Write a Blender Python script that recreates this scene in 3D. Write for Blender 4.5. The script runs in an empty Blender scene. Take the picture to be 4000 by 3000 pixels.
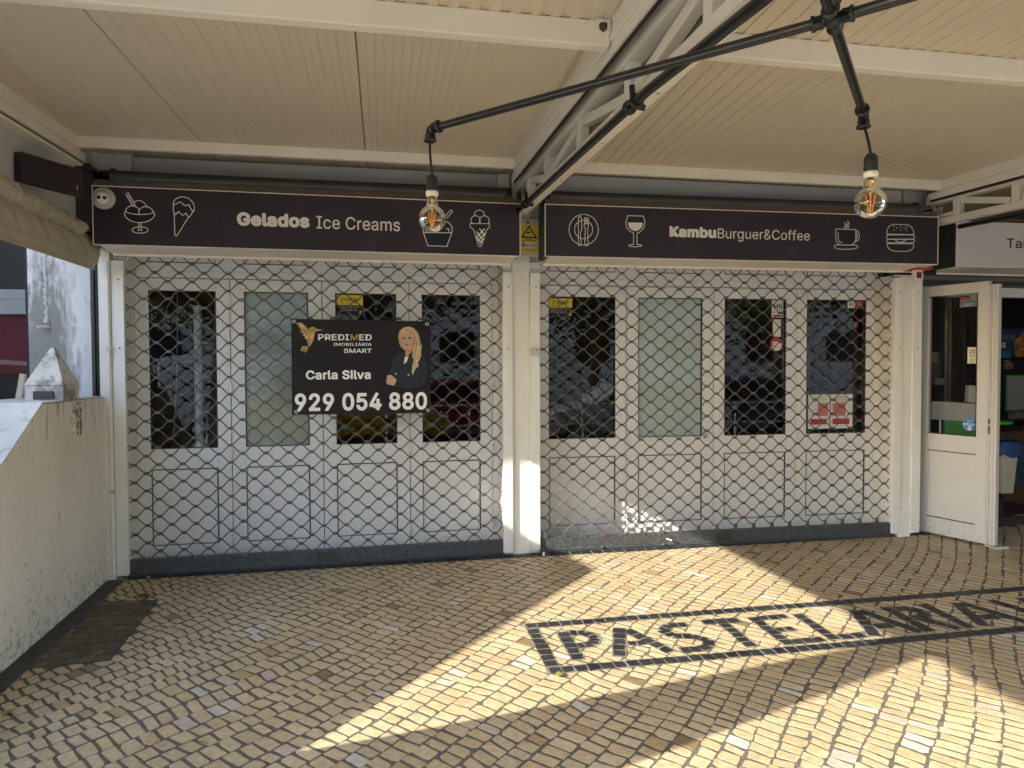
import bpy, math, random
import numpy as np
from mathutils import Vector, Matrix
random.seed(7); R_ = random.Random(11)
S = bpy.context.scene
COL = S.collection
# ------------------------------------------------------------------ camera, sky, sun, exposure
CAM = (-1.081, -5.342, 1.5)
yaw, pit, rol = math.radians(10.64), math.radians(1.65), -0.0038
Fw = Vector((math.sin(yaw)*math.cos(pit), math.cos(yaw)*math.cos(pit), -math.sin(pit)))
R0 = Vector((math.cos(yaw), -math.sin(yaw), 0)); U0 = R0.cross(Fw)
Rt = math.cos(rol)*R0 + math.sin(rol)*U0; Up = -math.sin(rol)*R0 + math.cos(rol)*U0
cam = bpy.data.cameras.new('camera'); camo = bpy.data.objects.new('camera', cam); COL.objects.link(camo)
camo.matrix_world = Matrix(((Rt.x, Up.x, -Fw.x, CAM[0]), (Rt.y, Up.y, -Fw.y, CAM[1]), (Rt.z, Up.z, -Fw.z, CAM[2]), (0, 0, 0, 1)))
cam.sensor_fit = 'HORIZONTAL'; cam.sensor_width = 36.0; cam.lens = 36.0*2700/4000
cam.clip_start = 0.05; cam.clip_end = 500
S.camera = camo
SUN = Vector((1.0, 0.31, -0.465)).normalized()       # the way the light travels
elev = math.asin(-SUN.z); azim = math.atan2(-SUN.x, -SUN.y)
W = bpy.data.worlds.new('World'); S.world = W; W.use_nodes = True
nt = W.node_tree; nt.nodes.clear()
sky = nt.nodes.new('ShaderNodeTexSky'); sky.sky_type = 'NISHITA'; sky.sun_disc = False
sky.sun_elevation = elev; sky.sun_rotation = azim % (2*math.pi)
bg = nt.nodes.new('ShaderNodeBackground'); bg.inputs['Strength'].default_value = 0.15
wo = nt.nodes.new('ShaderNodeOutputWorld')
nt.links.new(sky.outputs[0], bg.inputs['Color']); nt.links.new(bg.outputs[0], wo.inputs['Surface'])
sl = bpy.data.lights.new('sun', 'SUN'); sl.energy = 2.0; sl.angle = math.radians(0.53); sl.color = (1.0, 0.93, 0.80)
so = bpy.data.objects.new('sun', sl); COL.objects.link(so)
so.rotation_euler = SUN.to_track_quat('-Z', 'Y').to_euler(); so.location = (-8, -6, 8)
S.view_settings.view_transform = 'Standard'; S.view_settings.look = 'None'
S.view_settings.exposure = 2.93; S.view_settings.gamma = 1.0
S.render.engine = 'CYCLES'
S.cycles.max_bounces = 10; S.cycles.diffuse_bounces = 6; S.cycles.transparent_max_bounces = 12
S.cycles.sample_clamp_indirect = 6.0
try: S.cycles.use_denoising = True
except Exception: pass

# ------------------------------------------------------------------ materials
MATS = {}
def _links(m): return m.node_tree.nodes, m.node_tree.links
def mat(name, col, rough=.5, metal=0., var=.08, vs=6., dirt=None, bump=0., bs=60., stretch=(1, 1, 1), spec=.5, coat=0.):
    if name in MATS: return MATS[name]
    m = bpy.data.materials.new(name); m.use_nodes = True; n, l = _links(m)
    b = n['Principled BSDF']; b.inputs['Roughness'].default_value = rough; b.inputs['Metallic'].default_value = metal
    b.inputs['Specular IOR Level'].default_value = spec; b.inputs['Coat Weight'].default_value = coat
    tc = n.new('ShaderNodeTexCoord'); mp = n.new('ShaderNodeMapping'); mp.inputs['Scale'].default_value = stretch
    l.new(tc.outputs['Object'], mp.inputs['Vector'])
    nz = n.new('ShaderNodeTexNoise'); nz.inputs['Scale'].default_value = vs; nz.inputs['Detail'].default_value = 5
    l.new(mp.outputs[0], nz.inputs['Vector'])
    rp = n.new('ShaderNodeValToRGB'); e = rp.color_ramp.elements
    e[0].position = .3; e[1].position = .7
    e[0].color = tuple(c*(1-var) for c in col)+(1,); e[1].color = tuple(min(1, c*(1+var)) for c in col)+(1,)
    l.new(nz.outputs['Fac'], rp.inputs[0]); out = rp.outputs[0]
    if dirt:
        for dc, amt, sc, st in dirt:
            mp2 = n.new('ShaderNodeMapping'); mp2.inputs['Scale'].default_value = st; l.new(tc.outputs['Object'], mp2.inputs['Vector'])
            dn = n.new('ShaderNodeTexNoise'); dn.inputs['Scale'].default_value = sc; dn.inputs['Detail'].default_value = 8; dn.inputs['Roughness'].default_value = .65
            l.new(mp2.outputs[0], dn.inputs['Vector'])
            dr = n.new('ShaderNodeValToRGB'); dr.color_ramp.elements[0].position = 1-amt-.07; dr.color_ramp.elements[1].position = 1-amt+.07
            l.new(dn.outputs['Fac'], dr.inputs[0])
            mx = n.new('ShaderNodeMixRGB'); mx.inputs[2].default_value = dc+(1,)
            l.new(dr.outputs[0], mx.inputs[0]); l.new(out, mx.inputs[1]); out = mx.outputs[0]
    l.new(out, b.inputs['Base Color'])
    if bump:
        bn = n.new('ShaderNodeTexNoise'); bn.inputs['Scale'].default_value = bs; bn.inputs['Detail'].default_value = 4
        l.new(tc.outputs['Object'], bn.inputs['Vector'])
        bp = n.new('ShaderNodeBump'); bp.inputs['Strength'].default_value = bump; bp.inputs['Distance'].default_value = .01
        l.new(bn.outputs['Fac'], bp.inputs['Height']); l.new(bp.outputs[0], b.inputs['Normal'])
    MATS[name] = m; return m
def glass(name, tint, ior=1.5, rough=0., boost=1.):
    if name in MATS: return MATS[name]
    m = bpy.data.materials.new(name); m.use_nodes = True; n, l = _links(m); n.remove(n['Principled BSDF'])
    t = n.new('ShaderNodeBsdfTransparent'); t.inputs[0].default_value = tint+(1,)
    g = n.new('ShaderNodeBsdfGlossy'); g.inputs['Roughness'].default_value = rough
    f = n.new('ShaderNodeFresnel'); f.inputs[0].default_value = ior
    mu = n.new('ShaderNodeMath'); mu.operation = 'MULTIPLY'; mu.inputs[1].default_value = boost; mu.use_clamp = True
    x = n.new('ShaderNodeMixShader'); l.new(f.outputs[0], mu.inputs[0]); l.new(mu.outputs[0], x.inputs[0])
    l.new(t.outputs[0], x.inputs[1]); l.new(g.outputs[0], x.inputs[2]); l.new(x.outputs[0], n['Material Output'].inputs[0])
    MATS[name] = m; return m
def stone_mat(name, rough, bump):
    m = bpy.data.materials.new(name); m.use_nodes = True; n, l = _links(m); b = n['Principled BSDF']
    at = n.new('ShaderNodeAttribute'); at.attribute_name = 'stone_colour'
    tc = n.new('ShaderNodeTexCoord'); nz = n.new('ShaderNodeTexNoise'); nz.inputs['Scale'].default_value = 38; nz.inputs['Detail'].default_value = 7; nz.inputs['Roughness'].default_value = .62
    l.new(tc.outputs['Object'], nz.inputs['Vector'])
    rp = n.new('ShaderNodeValToRGB'); rp.color_ramp.elements[0].position = .25; rp.color_ramp.elements[1].position = .72
    rp.color_ramp.elements[0].color = (.66, .60, .50, 1); rp.color_ramp.elements[1].color = (1.06, 1.06, 1.06, 1)
    l.new(nz.outputs['Fac'], rp.inputs[0])
    mx = n.new('ShaderNodeMixRGB'); mx.blend_type = 'MULTIPLY'; mx.inputs[0].default_value = 1
    l.new(at.outputs['Color'], mx.inputs[1]); l.new(rp.outputs[0], mx.inputs[2])
    # worn, grubby patches that run over many stones
    n2 = n.new('ShaderNodeTexNoise'); n2.inputs['Scale'].default_value = 2.3; n2.inputs['Detail'].default_value = 6; l.new(tc.outputs['Object'], n2.inputs['Vector'])
    r2 = n.new('ShaderNodeValToRGB'); r2.color_ramp.elements[0].position = .35; r2.color_ramp.elements[1].position = .65
    r2.color_ramp.elements[0].color = (.86, .84, .81, 1); r2.color_ramp.elements[1].color = (1, 1, 1, 1); l.new(n2.outputs['Fac'], r2.inputs[0])
    m2 = n.new('ShaderNodeMixRGB'); m2.blend_type = 'MULTIPLY'; m2.inputs[0].default_value = 1
    l.new(mx.outputs[0], m2.inputs[1]); l.new(r2.outputs[0], m2.inputs[2]); l.new(m2.outputs[0], b.inputs['Base Color'])
    rr = n.new('ShaderNodeMapRange'); rr.inputs['To Min'].default_value = rough-.12; rr.inputs['To Max'].default_value = rough+.2
    l.new(nz.outputs['Fac'], rr.inputs['Value']); l.new(rr.outputs[0], b.inputs['Roughness'])
    bp = n.new('ShaderNodeBump'); bp.inputs['Strength'].default_value = bump; bp.inputs['Distance'].default_value = .006
    l.new(nz.outputs['Fac'], bp.inputs['Height']); l.new(bp.outputs[0], b.inputs['Normal'])
    MATS[name] = m; return m

M_door = mat('white lacquered aluminium', (.80, .80, .785), .30, var=.03, vs=3, dirt=[((.42, .38, .32), .24, 30, (1, 1, .35))])
M_door2 = mat('darkened white door', (.56, .56, .545), .34, var=.04, vs=3, dirt=[((.30, .28, .25), .25, 34, (1, 1, .5))])  # door white darkened to offset bounce light on the open door
M_white = mat('white painted steel', (.74, .73, .69), .42, var=.05, vs=4, dirt=[((.36, .30, .22), .25, 26, (1, 1, .4))], bump=.05, bs=40)
M_plaster = mat('white plaster', (.74, .72, .66), .8, var=.05, vs=5, dirt=[((.35, .31, .26), .25, 14, (1, 1, .5))], bump=.35, bs=55)
M_beam = mat('cream painted beam', (.78, .74, .65), .45, var=.05, vs=3, dirt=[((.38, .33, .26), .24, 18, (1, .4, 1))])
M_panel = mat('cream roof sheet', (.63, .56, .44), .45, var=.025, vs=.8)
M_fascia = mat('grey fascia', (.52, .53, .53), .55, var=.05, vs=3)
M_brown = mat('brown board', (.085, .062, .042), .7, var=.15, vs=12, stretch=(.3, 1, 3))
M_sign = mat('aubergine sign face', (.021, .013, .020), .5, var=.25, vs=5, dirt=[((.075, .042, .045), .30, 4.5, (1, 1, 1)), ((.20, .17, .16), .205, 60, (1, 1, .6))])
M_print = mat('cream vinyl print', (.80, .76, .67), .5, var=.02)
M_icon = mat('black vinyl fill', (.007, .007, .008), .4, var=.05)
M_black = mat('black painted pipe', (.011, .011, .012), .27, var=.2, vs=14, bump=.04, bs=90)
M_dark = mat('dark grey metal', (.05, .048, .044), .5, metal=.3, var=.2)
M_tube = mat('shutter tube', (.042, .045, .043), .38, metal=.2, var=.25, vs=4, stretch=(1, 3, 3))
M_wire = mat('lattice steel', (.098, .083, .068), .45, metal=.0, spec=.5, var=.3, vs=9, dirt=[((.11, .06, .035), .27, 20, (1, 1, 1))])
M_galv = mat('galvanised steel', (.060, .066, .068), .45, metal=.2, var=.3, vs=30, stretch=(1, 1, 2.2), dirt=[((.17, .19, .19), .38, 60, (1, 1, 2))])
M_gasket = mat('black gasket', (.012, .012, .013), .6)
M_glass = glass('dark shop glass', (.80, .84, .82), 1.52, 0., 1.15)
M_glass2 = glass('tinted door glass', (.78, .81, .81), 1.52, 0., 1.2)
M_frost = mat('frosted glass', (.42, .50, .465), .09, var=.05, vs=2, spec=.9)
M_frostd = mat('grey frosted glass', (.27, .315, .28), .09, var=.05, vs=2, spec=.9)
M_bulb = glass('amber bulb glass', (.95, .84, .58), 1.45, 0., 1.5)
M_fil = mat('orange filament', (.85, .36, .13), .5)
M_cer = mat('white ceramic', (.70, .66, .56), .4)
M_canvas = mat('beige canvas', (.40, .36, .28), .85, var=.1, vs=5, dirt=[((.22, .19, .14), .3, 6, (1, 1, 1))], bump=.12, bs=30)
M_beige = mat('beige rendered wall', (.74, .695, .615), .85, var=.07, vs=2.2, bump=.3, bs=45,
              dirt=[((.36, .30, .22), .28, 5.5, (1.6, 1.6, .3)), ((.14, .12, .10), .30, 15, (2, 2, .8)), ((.34, .29, .22), .30, 1.6, (1, 1, 2.5)), ((.10, .08, .065), .275, 30, (1, 1, .6))])
M_stain = mat('stained white wall', (.80, .80, .81), .85, var=.06, vs=3, bump=.5, bs=40, dirt=[((.26, .25, .25), .36, 9, (2, 2, .6))])
def mould(m, cx, cz, rx, rz):               # a mouldy run of damp round the drain spout
    n, l = _links(m); b = n['Principled BSDF']; src = b.inputs['Base Color'].links[0].from_socket
    tc = n.new('ShaderNodeTexCoord'); mp = n.new('ShaderNodeMapping'); mp.inputs['Location'].default_value = (-cx/rx, 0, -cz/rz); mp.inputs['Scale'].default_value = (1/rx, 0, 1/rz)
    l.new(tc.outputs['Object'], mp.inputs['Vector']); ln = n.new('ShaderNodeVectorMath'); ln.operation = 'LENGTH'; l.new(mp.outputs[0], ln.inputs[0])
    nz = n.new('ShaderNodeTexNoise'); nz.inputs['Scale'].default_value = 11; nz.inputs['Detail'].default_value = 9; nz.inputs['Roughness'].default_value = .7; m9 = n.new('ShaderNodeMapping'); m9.inputs['Scale'].default_value = (1.5, 1, .4); l.new(tc.outputs['Object'], m9.inputs['Vector']); l.new(m9.outputs[0], nz.inputs['Vector'])
    a = n.new('ShaderNodeMath'); a.operation = 'MULTIPLY_ADD'; a.inputs[1].default_value = 3.6; l.new(nz.outputs['Fac'], a.inputs[0])
    s = n.new('ShaderNodeMath'); s.operation = 'MULTIPLY'; s.inputs[1].default_value = -1; l.new(ln.outputs['Value'], s.inputs[0]); l.new(s.outputs[0], a.inputs[2])
    r = n.new('ShaderNodeValToRGB'); r.color_ramp.elements[0].position = .10; r.color_ramp.elements[1].position = 1.25; r.color_ramp.elements[1].color = (.72, .72, .72, 1); l.new(a.outputs[0], r.inputs[0])
    x = n.new('ShaderNodeMixRGB'); x.inputs[2].default_value = (.075, .072, .078, 1); l.new(r.outputs[0], x.inputs[0]); l.new(src, x.inputs[1]); l.new(x.outputs[0], b.inputs['Base Color'])
mould(M_stain, -.095, 1.60, .14, .52)
def splash(m, z0, z1, col, sc, amt, st=(1, 1, 1)):      # specks of thrown-up dirt, thickest at z0 and gone by z1 (a surface stain, it stays put)
    n, l = _links(m); b = n['Principled BSDF']; src = b.inputs['Base Color'].links[0].from_socket
    tc = n.new('ShaderNodeTexCoord'); sx = n.new('ShaderNodeSeparateXYZ'); l.new(tc.outputs['Object'], sx.inputs[0])
    g = n.new('ShaderNodeMapRange'); g.inputs['From Min'].default_value = z0; g.inputs['From Max'].default_value = z1; g.inputs['To Min'].default_value = amt; g.inputs['To Max'].default_value = 0.; l.new(sx.outputs['Z'], g.inputs['Value'])
    mp = n.new('ShaderNodeMapping'); mp.inputs['Scale'].default_value = st; l.new(tc.outputs['Object'], mp.inputs['Vector'])
    nz = n.new('ShaderNodeTexNoise'); nz.inputs['Scale'].default_value = sc; nz.inputs['Detail'].default_value = 6; nz.inputs['Roughness'].default_value = .7; l.new(mp.outputs[0], nz.inputs['Vector'])
    a = n.new('ShaderNodeMath'); a.operation = 'ADD'; l.new(nz.outputs['Fac'], a.inputs[0]); l.new(g.outputs['Result'], a.inputs[1])
    r = n.new('ShaderNodeValToRGB'); r.color_ramp.elements[0].position = .66; r.color_ramp.elements[1].position = .80; r.color_ramp.elements[1].color = (.75, .75, .75, 1); l.new(a.outputs[0], r.inputs[0])
    x = n.new('ShaderNodeMixRGB'); x.inputs[2].default_value = col+(1,); l.new(r.outputs[0], x.inputs[0]); l.new(src, x.inputs[1]); l.new(x.outputs[0], b.inputs['Base Color'])
splash(M_beige, -.05, .75, (.16, .145, .125), 24, .20); splash(M_beige, .0, .25, (.09, .08, .07), 11, .16); splash(M_beige, 1.40, .95, (.20, .165, .125), 12, .17, (2.4, 2.4, .25))
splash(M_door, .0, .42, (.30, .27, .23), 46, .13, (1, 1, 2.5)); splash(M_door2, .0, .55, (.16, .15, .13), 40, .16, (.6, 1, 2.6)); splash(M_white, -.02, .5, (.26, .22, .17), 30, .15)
M_grout = mat('dark joint sand', (.105, .091, .071), .95, var=.3, vs=40, bump=.5, bs=120)
M_stone = stone_mat('limestone setts', .42, .35); M_basalt = stone_mat('basalt setts', .45, .5)
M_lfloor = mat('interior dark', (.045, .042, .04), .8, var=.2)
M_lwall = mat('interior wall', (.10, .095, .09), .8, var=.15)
M_yellow = mat('yellow sticker', (.75, .58, .03), .5, var=.03)
M_red = mat('red print', (.48, .03, .03), .5, var=.05)
M_blue = mat('blue print', (.03, .17, .48), .45, var=.05)
M_paper = mat('white paper', (.70, .70, .68), .6, var=.04)
M_gpaper = mat('grey plate', (.50, .50, .46), .5, var=.12, vs=12)
M_green = mat('green plastic', (.06, .36, .06), .35)
M_gold = mat('gold print', (.50, .30, .10), .35, metal=.3, var=.55, vs=22, stretch=(1, 1, 1))
M_skin = mat('printed skin', (.54, .34, .25), .5, var=.10, vs=30)
M_hair = mat('printed blond hair', (.52, .37, .18), .5, var=.5, vs=70, stretch=(2.2, 1, .5))
M_navy = mat('printed navy cloth', (.007, .009, .022), .5, var=.25, vs=14)
M_lip = mat('printed lips', (.36, .10, .09), .5)
M_board = mat('near black board', (.010, .0085, .010), .55, var=.1, spec=.3)
M_chrome = mat('eyelet metal', (.55, .55, .55), .25, metal=.9)
M_asph = mat('asphalt', (.055, .054, .052), .9, var=.25, vs=20, bump=.4, bs=120)
M_bin = mat('cream plastic', (.66, .60, .46), .4)
M_bag = mat('blue bag', (.02, .08, .30), .3, bump=.2, bs=25)
M_wood = mat('brown wood', (.10, .05, .025), .55, var=.25, vs=7, stretch=(.4, 1, 4))
M_txtd = mat('dark print', (.03, .02, .035), .5)
M_txtg = mat('grey print', (.25, .24, .23), .5)
M_leafd = mat('dry brown leaf', (.10, .035, .015), .7, var=.3, vs=40); M_leafg = mat('yellow green leaf', (.20, .21, .03), .6, var=.3, vs=40)
M_rust = mat('rusty bolt', (.06, .03, .02), .7, var=.4, vs=40)
M_mbblue = mat('light blue print', (.12, .35, .55), .5)

# ------------------------------------------------------------------ mesh helper
class MB:
    def __init__(s): s.v = []; s.f = []; s.m = []; s.mats = []; s.sm = []
    def mi(s, m):
        if m not in s.mats: s.mats.append(m)
        return s.mats.index(m)
    def add(s, vs, fs, m, smooth=False):
        o = len(s.v); s.v += [tuple(p) for p in vs]; k = s.mi(m)
        for f in fs: s.f.append([i+o for i in f]); s.m.append(k); s.sm.append(smooth)
        return s
    def box(s, x0, x1, y0, y1, z0, z1, m, slope=0., ys=0.):
        p = [(x, y, z+slope*(y-ys)) for z in (z0, z1) for y in (y0, y1) for x in (x0, x1)]
        return s.add(p, [(0, 2, 3, 1), (4, 5, 7, 6), (0, 1, 5, 4), (2, 6, 7, 3), (0, 4, 6, 2), (1, 3, 7, 5)], m)
    def obox(s, p0, p1, w, h, m, up=(0, 0, 1)):
        a = Vector(p0); b = Vector(p1); d = (b-a).normalized(); x = d.cross(Vector(up)).normalized(); u = x.cross(d)
        p = [c+x*(i*w/2)+u*(j*h/2) for c in (a, b) for i, j in ((-1, -1), (1, -1), (1, 1), (-1, 1))]
        return s.add(p, [(3, 2, 1, 0), (4, 5, 6, 7), (0, 1, 5, 4), (1, 2, 6, 5), (2, 3, 7, 6), (3, 0, 4, 7)], m)
    def poly(s, pts, y, m):                     # flat polygon in the x-z plane, facing -y
        area = sum(a[0]*b[1]-b[0]*a[1] for a, b in zip(pts, pts[1:]+pts[:1]))
        if area < 0: pts = pts[::-1]
        return s.add([(p[0], y, p[1]) for p in pts], [tuple(range(len(pts)))], m)
    def prism(s, pts, y0, y1, m):               # x-z outline carried from y0 to y1
        area = sum(a[0]*b[1]-b[0]*a[1] for a, b in zip(pts, pts[1:]+pts[:1]))
        if area < 0: pts = pts[::-1]
        n = len(pts); v = [(p[0], y0, p[1]) for p in pts]+[(p[0], y1, p[1]) for p in pts]
        return s.add(v, [tuple(range(n)), tuple(range(2*n-1, n-1, -1))]+[(i, i+n, (i+1) % n+n, (i+1) % n) for i in range(n)], m)
    def prismx(s, pts, x0, x1, m):              # y-z outline carried from x0 to x1
        n = len(pts); v = [(x0, p[0], p[1]) for p in pts]+[(x1, p[0], p[1]) for p in pts]
        return s.add(v, [tuple(range(n)), tuple(range(2*n-1, n-1, -1))]+[(i, i+n, (i+1) % n+n, (i+1) % n) for i in range(n)], m)
    def ribbon(s, pts, w, y, m, closed=False, th=.0015):   # line of print in the x-z plane
        n = len(pts); P = [Vector((a, b)) for a, b in pts]; L = []; Rr = []
        for i in range(n):
            a = P[i-1] if (i or closed) else None; c = P[(i+1) % n] if (i < n-1 or closed) else None
            d1 = (P[i]-a) if a is not None else (c-P[i]); d2 = (c-P[i]) if c is not None else d1
            if d1.length < 1e-7: d1 = d2
            if d2.length < 1e-7: d2 = d1
            d1 = d1.normalized(); d2 = d2.normalized(); t = d1+d2
            t = t.normalized() if t.length > .2 else d1
            nn = Vector((-t.y, t.x)); k = w/2/max(.45, abs(t.dot(d1))); L.append(P[i]+nn*k); Rr.append(P[i]-nn*k)
        v = [(p.x, y, p.y) for p in L]+[(p.x, y, p.y) for p in Rr]
        f = [(i, (i+1) % n, n+(i+1) % n, n+i)[::-1] for i in range(n if closed else n-1)]
        return s.add(v, f, m)
    def tube(s, pts, r, m, n=10, cap=True):
        P = [Vector(p) for p in pts]; rs = r if isinstance(r, (list, tuple)) else [r]*len(P); v = []; f = []
        prev = None
        for i, p in enumerate(P):
            d = (P[min(i+1, len(P)-1)]-P[max(i-1, 0)]).normalized()
            if prev is None:
                a = d.orthogonal().normalized()
            else:
                a = prev-d*prev.dot(d); a = a.normalized() if a.length > 1e-6 else d.orthogonal().normalized()
            prev = a; b = d.cross(a)
            v += [p+(a*math.cos(2*math.pi*k/n)+b*math.sin(2*math.pi*k/n))*rs[i] for k in range(n)]
        for i in range(len(P)-1):
            f += [(i*n+k, i*n+(k+1) % n, (i+1)*n+(k+1) % n, (i+1)*n+k) for k in range(n)]
        s.add(v, f, m, True)
        if cap: s.add(v[:n][::-1], [tuple(range(n))], m); s.add(v[-n:], [tuple(range(n))], m)
        return s
    def lathe(s, prof, c, m, n=24, axis=(0, 0, 1)):
        ax = Vector(axis).normalized(); a = ax.orthogonal().normalized(); b = ax.cross(a); c = Vector(c); v = []; f = []
        for r, z in prof: v += [c+ax*z+(a*math.cos(2*math.pi*k/n)+b*math.sin(2*math.pi*k/n))*r for k in range(n)]
        for i in range(len(prof)-1):
            f += [(i*n+k, i*n+(k+1) % n, (i+1)*n+(k+1) % n, (i+1)*n+k) for k in range(n)]
        return s.add(v, f, m, True)

def bevel(o, w=.003, seg=2):
    b = o.modifiers.new('bevel', 'BEVEL'); b.width = w; b.segments = seg; b.limit_method = 'ANGLE'; b.angle_limit = math.radians(40)
AL, AR = math.radians(.74), math.radians(-1.64)
def mesh_of(name, mb, base=(0, 0, 0)):
    me = bpy.data.meshes.new(name); bx, by, bz = base
    me.from_pydata([(x-bx, y-by, z-bz) for x, y, z in mb.v], [], mb.f)
    for m in mb.mats: me.materials.append(m)
    me.polygons.foreach_set('material_index', mb.m); me.polygons.foreach_set('use_smooth', mb.sm)
    me.update(); return me
def place(o, a, base):
    o.rotation_euler = (0, 0, a); o.location = (base[0]*math.cos(a)-base[1]*math.sin(a), base[0]*math.sin(a)+base[1]*math.cos(a), base[2])
def props(o, label, cat, group=None, kind=None):
    if label: o['label'] = label
    if cat: o['category'] = cat
    if group: o['group'] = group
    if kind: o['kind'] = kind
class Thing:
    def __init__(s, name, label, cat, base=(0, 0, 0), a=0., group=None, mb=None, bev=0, kind=None):
        s.base = base
        s.o = bpy.data.objects.new(name, mesh_of(name, mb, base) if mb else None); COL.objects.link(s.o)
        if not mb: s.o.empty_display_size = .1
        place(s.o, a, base); props(s.o, label, cat, group, kind)
        if bev and mb: bevel(s.o, bev)
    def part(s, name, mb, parent=None, bev=0, label=None):
        o = bpy.data.objects.new(name, mesh_of(name, mb, s.base)); COL.objects.link(o); o.parent = parent or s.o
        if bev: bevel(o, bev)
        if label: o['label'] = label
        return o
def struct(name, mb, bev=0):
    o = bpy.data.objects.new(name, mesh_of(name, mb)); COL.objects.link(o); o['kind'] = 'structure'
    if bev: bevel(o, bev)
    return o
def copy_tree(o, parent=None):
    c = o.copy(); COL.objects.link(c)
    if parent: c.parent = parent
    for ch in o.children: copy_tree(ch, c)
    return c
_tc = {}
FONT = None
try:
    import os
    FONT = bpy.data.fonts.load(os.path.join(bpy.utils.system_resource('DATAFILES', path='fonts'), 'Inter.woff2'))     # ships with Blender; the built-in face stands in if it is missing
except Exception: FONT = None
def text(mb, s, x0, x1, z0, z1, y, m, bold=0.):
    """lettering fitted to a box in the x-z plane, facing -y"""
    key = (s, bold)
    if key not in _tc:
        cu = bpy.data.curves.new('t', 'FONT'); cu.body = s
        if FONT: cu.font = FONT
        cu.resolution_u = 3; cu.space_character = 1.0+bold*1.2
        o = bpy.data.objects.new('t', cu); COL.objects.link(o); bpy.context.view_layer.update()
        me = bpy.data.meshes.new_from_object(o.evaluated_get(bpy.context.evaluated_depsgraph_get()))
        vs_ = [tuple(v.co) for v in me.vertices]; fs_ = [tuple(p.vertices) for p in me.polygons]
        cnt = {}
        for f in fs_:
            for a, c in zip(f, f[1:]+f[:1]): cnt[(min(a, c), max(a, c))] = cnt.get((min(a, c), max(a, c)), 0)+1
        rim = []
        if bold:                             # heavier weight: a stroke along every outline edge
            for k_, ((a, c), q) in enumerate(sorted(cnt.items())):
                if q != 1: continue
                A = Vector(vs_[a]); Cc = Vector(vs_[c]); d = Cc-A
                if d.length < 1e-6: continue
                d.normalize(); nn = Vector((-d.y, d.x, 0))*bold; e = d*bold*.45; dz = .002+.0004*(len(rim) % 40)
                rim.append([A-e-nn+Vector((0, 0, dz)), Cc+e-nn+Vector((0, 0, dz)), Cc+e+nn+Vector((0, 0, dz)), A-e+nn+Vector((0, 0, dz))])
        for q in rim:
            o_ = len(vs_); vs_ += [tuple(p) for p in q]; fs_.append((o_, o_+1, o_+2, o_+3))
        _tc[key] = (vs_, fs_)
        bpy.data.objects.remove(o); bpy.data.curves.remove(cu); bpy.data.meshes.remove(me)
    vs, fs = _tc[key]
    ax = [v[0] for v in vs]; ay = [v[1] for v in vs]; a0, a1, b0, b1 = min(ax), max(ax), min(ay), max(ay)
    kx = (x1-x0)/(a1-a0); kz = (z1-z0)/(b1-b0)
    mb.add([(x0+(v[0]-a0)*kx, y-v[2]*kz*.5, z0+(v[1]-b0)*kz) for v in vs], fs, m); return mb
def lines(mb, x0, x1, z1, dz, n, y, m, h=.006):            # rows of small print too fine to read
    for i in range(n):
        w = (x1-x0)*R_.uniform(.55, 1); c = (x0+x1)/2
        x = c-w/2
        while x < c+w/2:
            q = R_.uniform(.012, .03); mb.poly([(x, z1-i*dz-h), (min(x+q, c+w/2), z1-i*dz-h), (min(x+q, c+w/2), z1-i*dz), (x, z1-i*dz)], y, m); x += q+.006
    return mb
SL = .031
def fz(y): return SL*y
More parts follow.
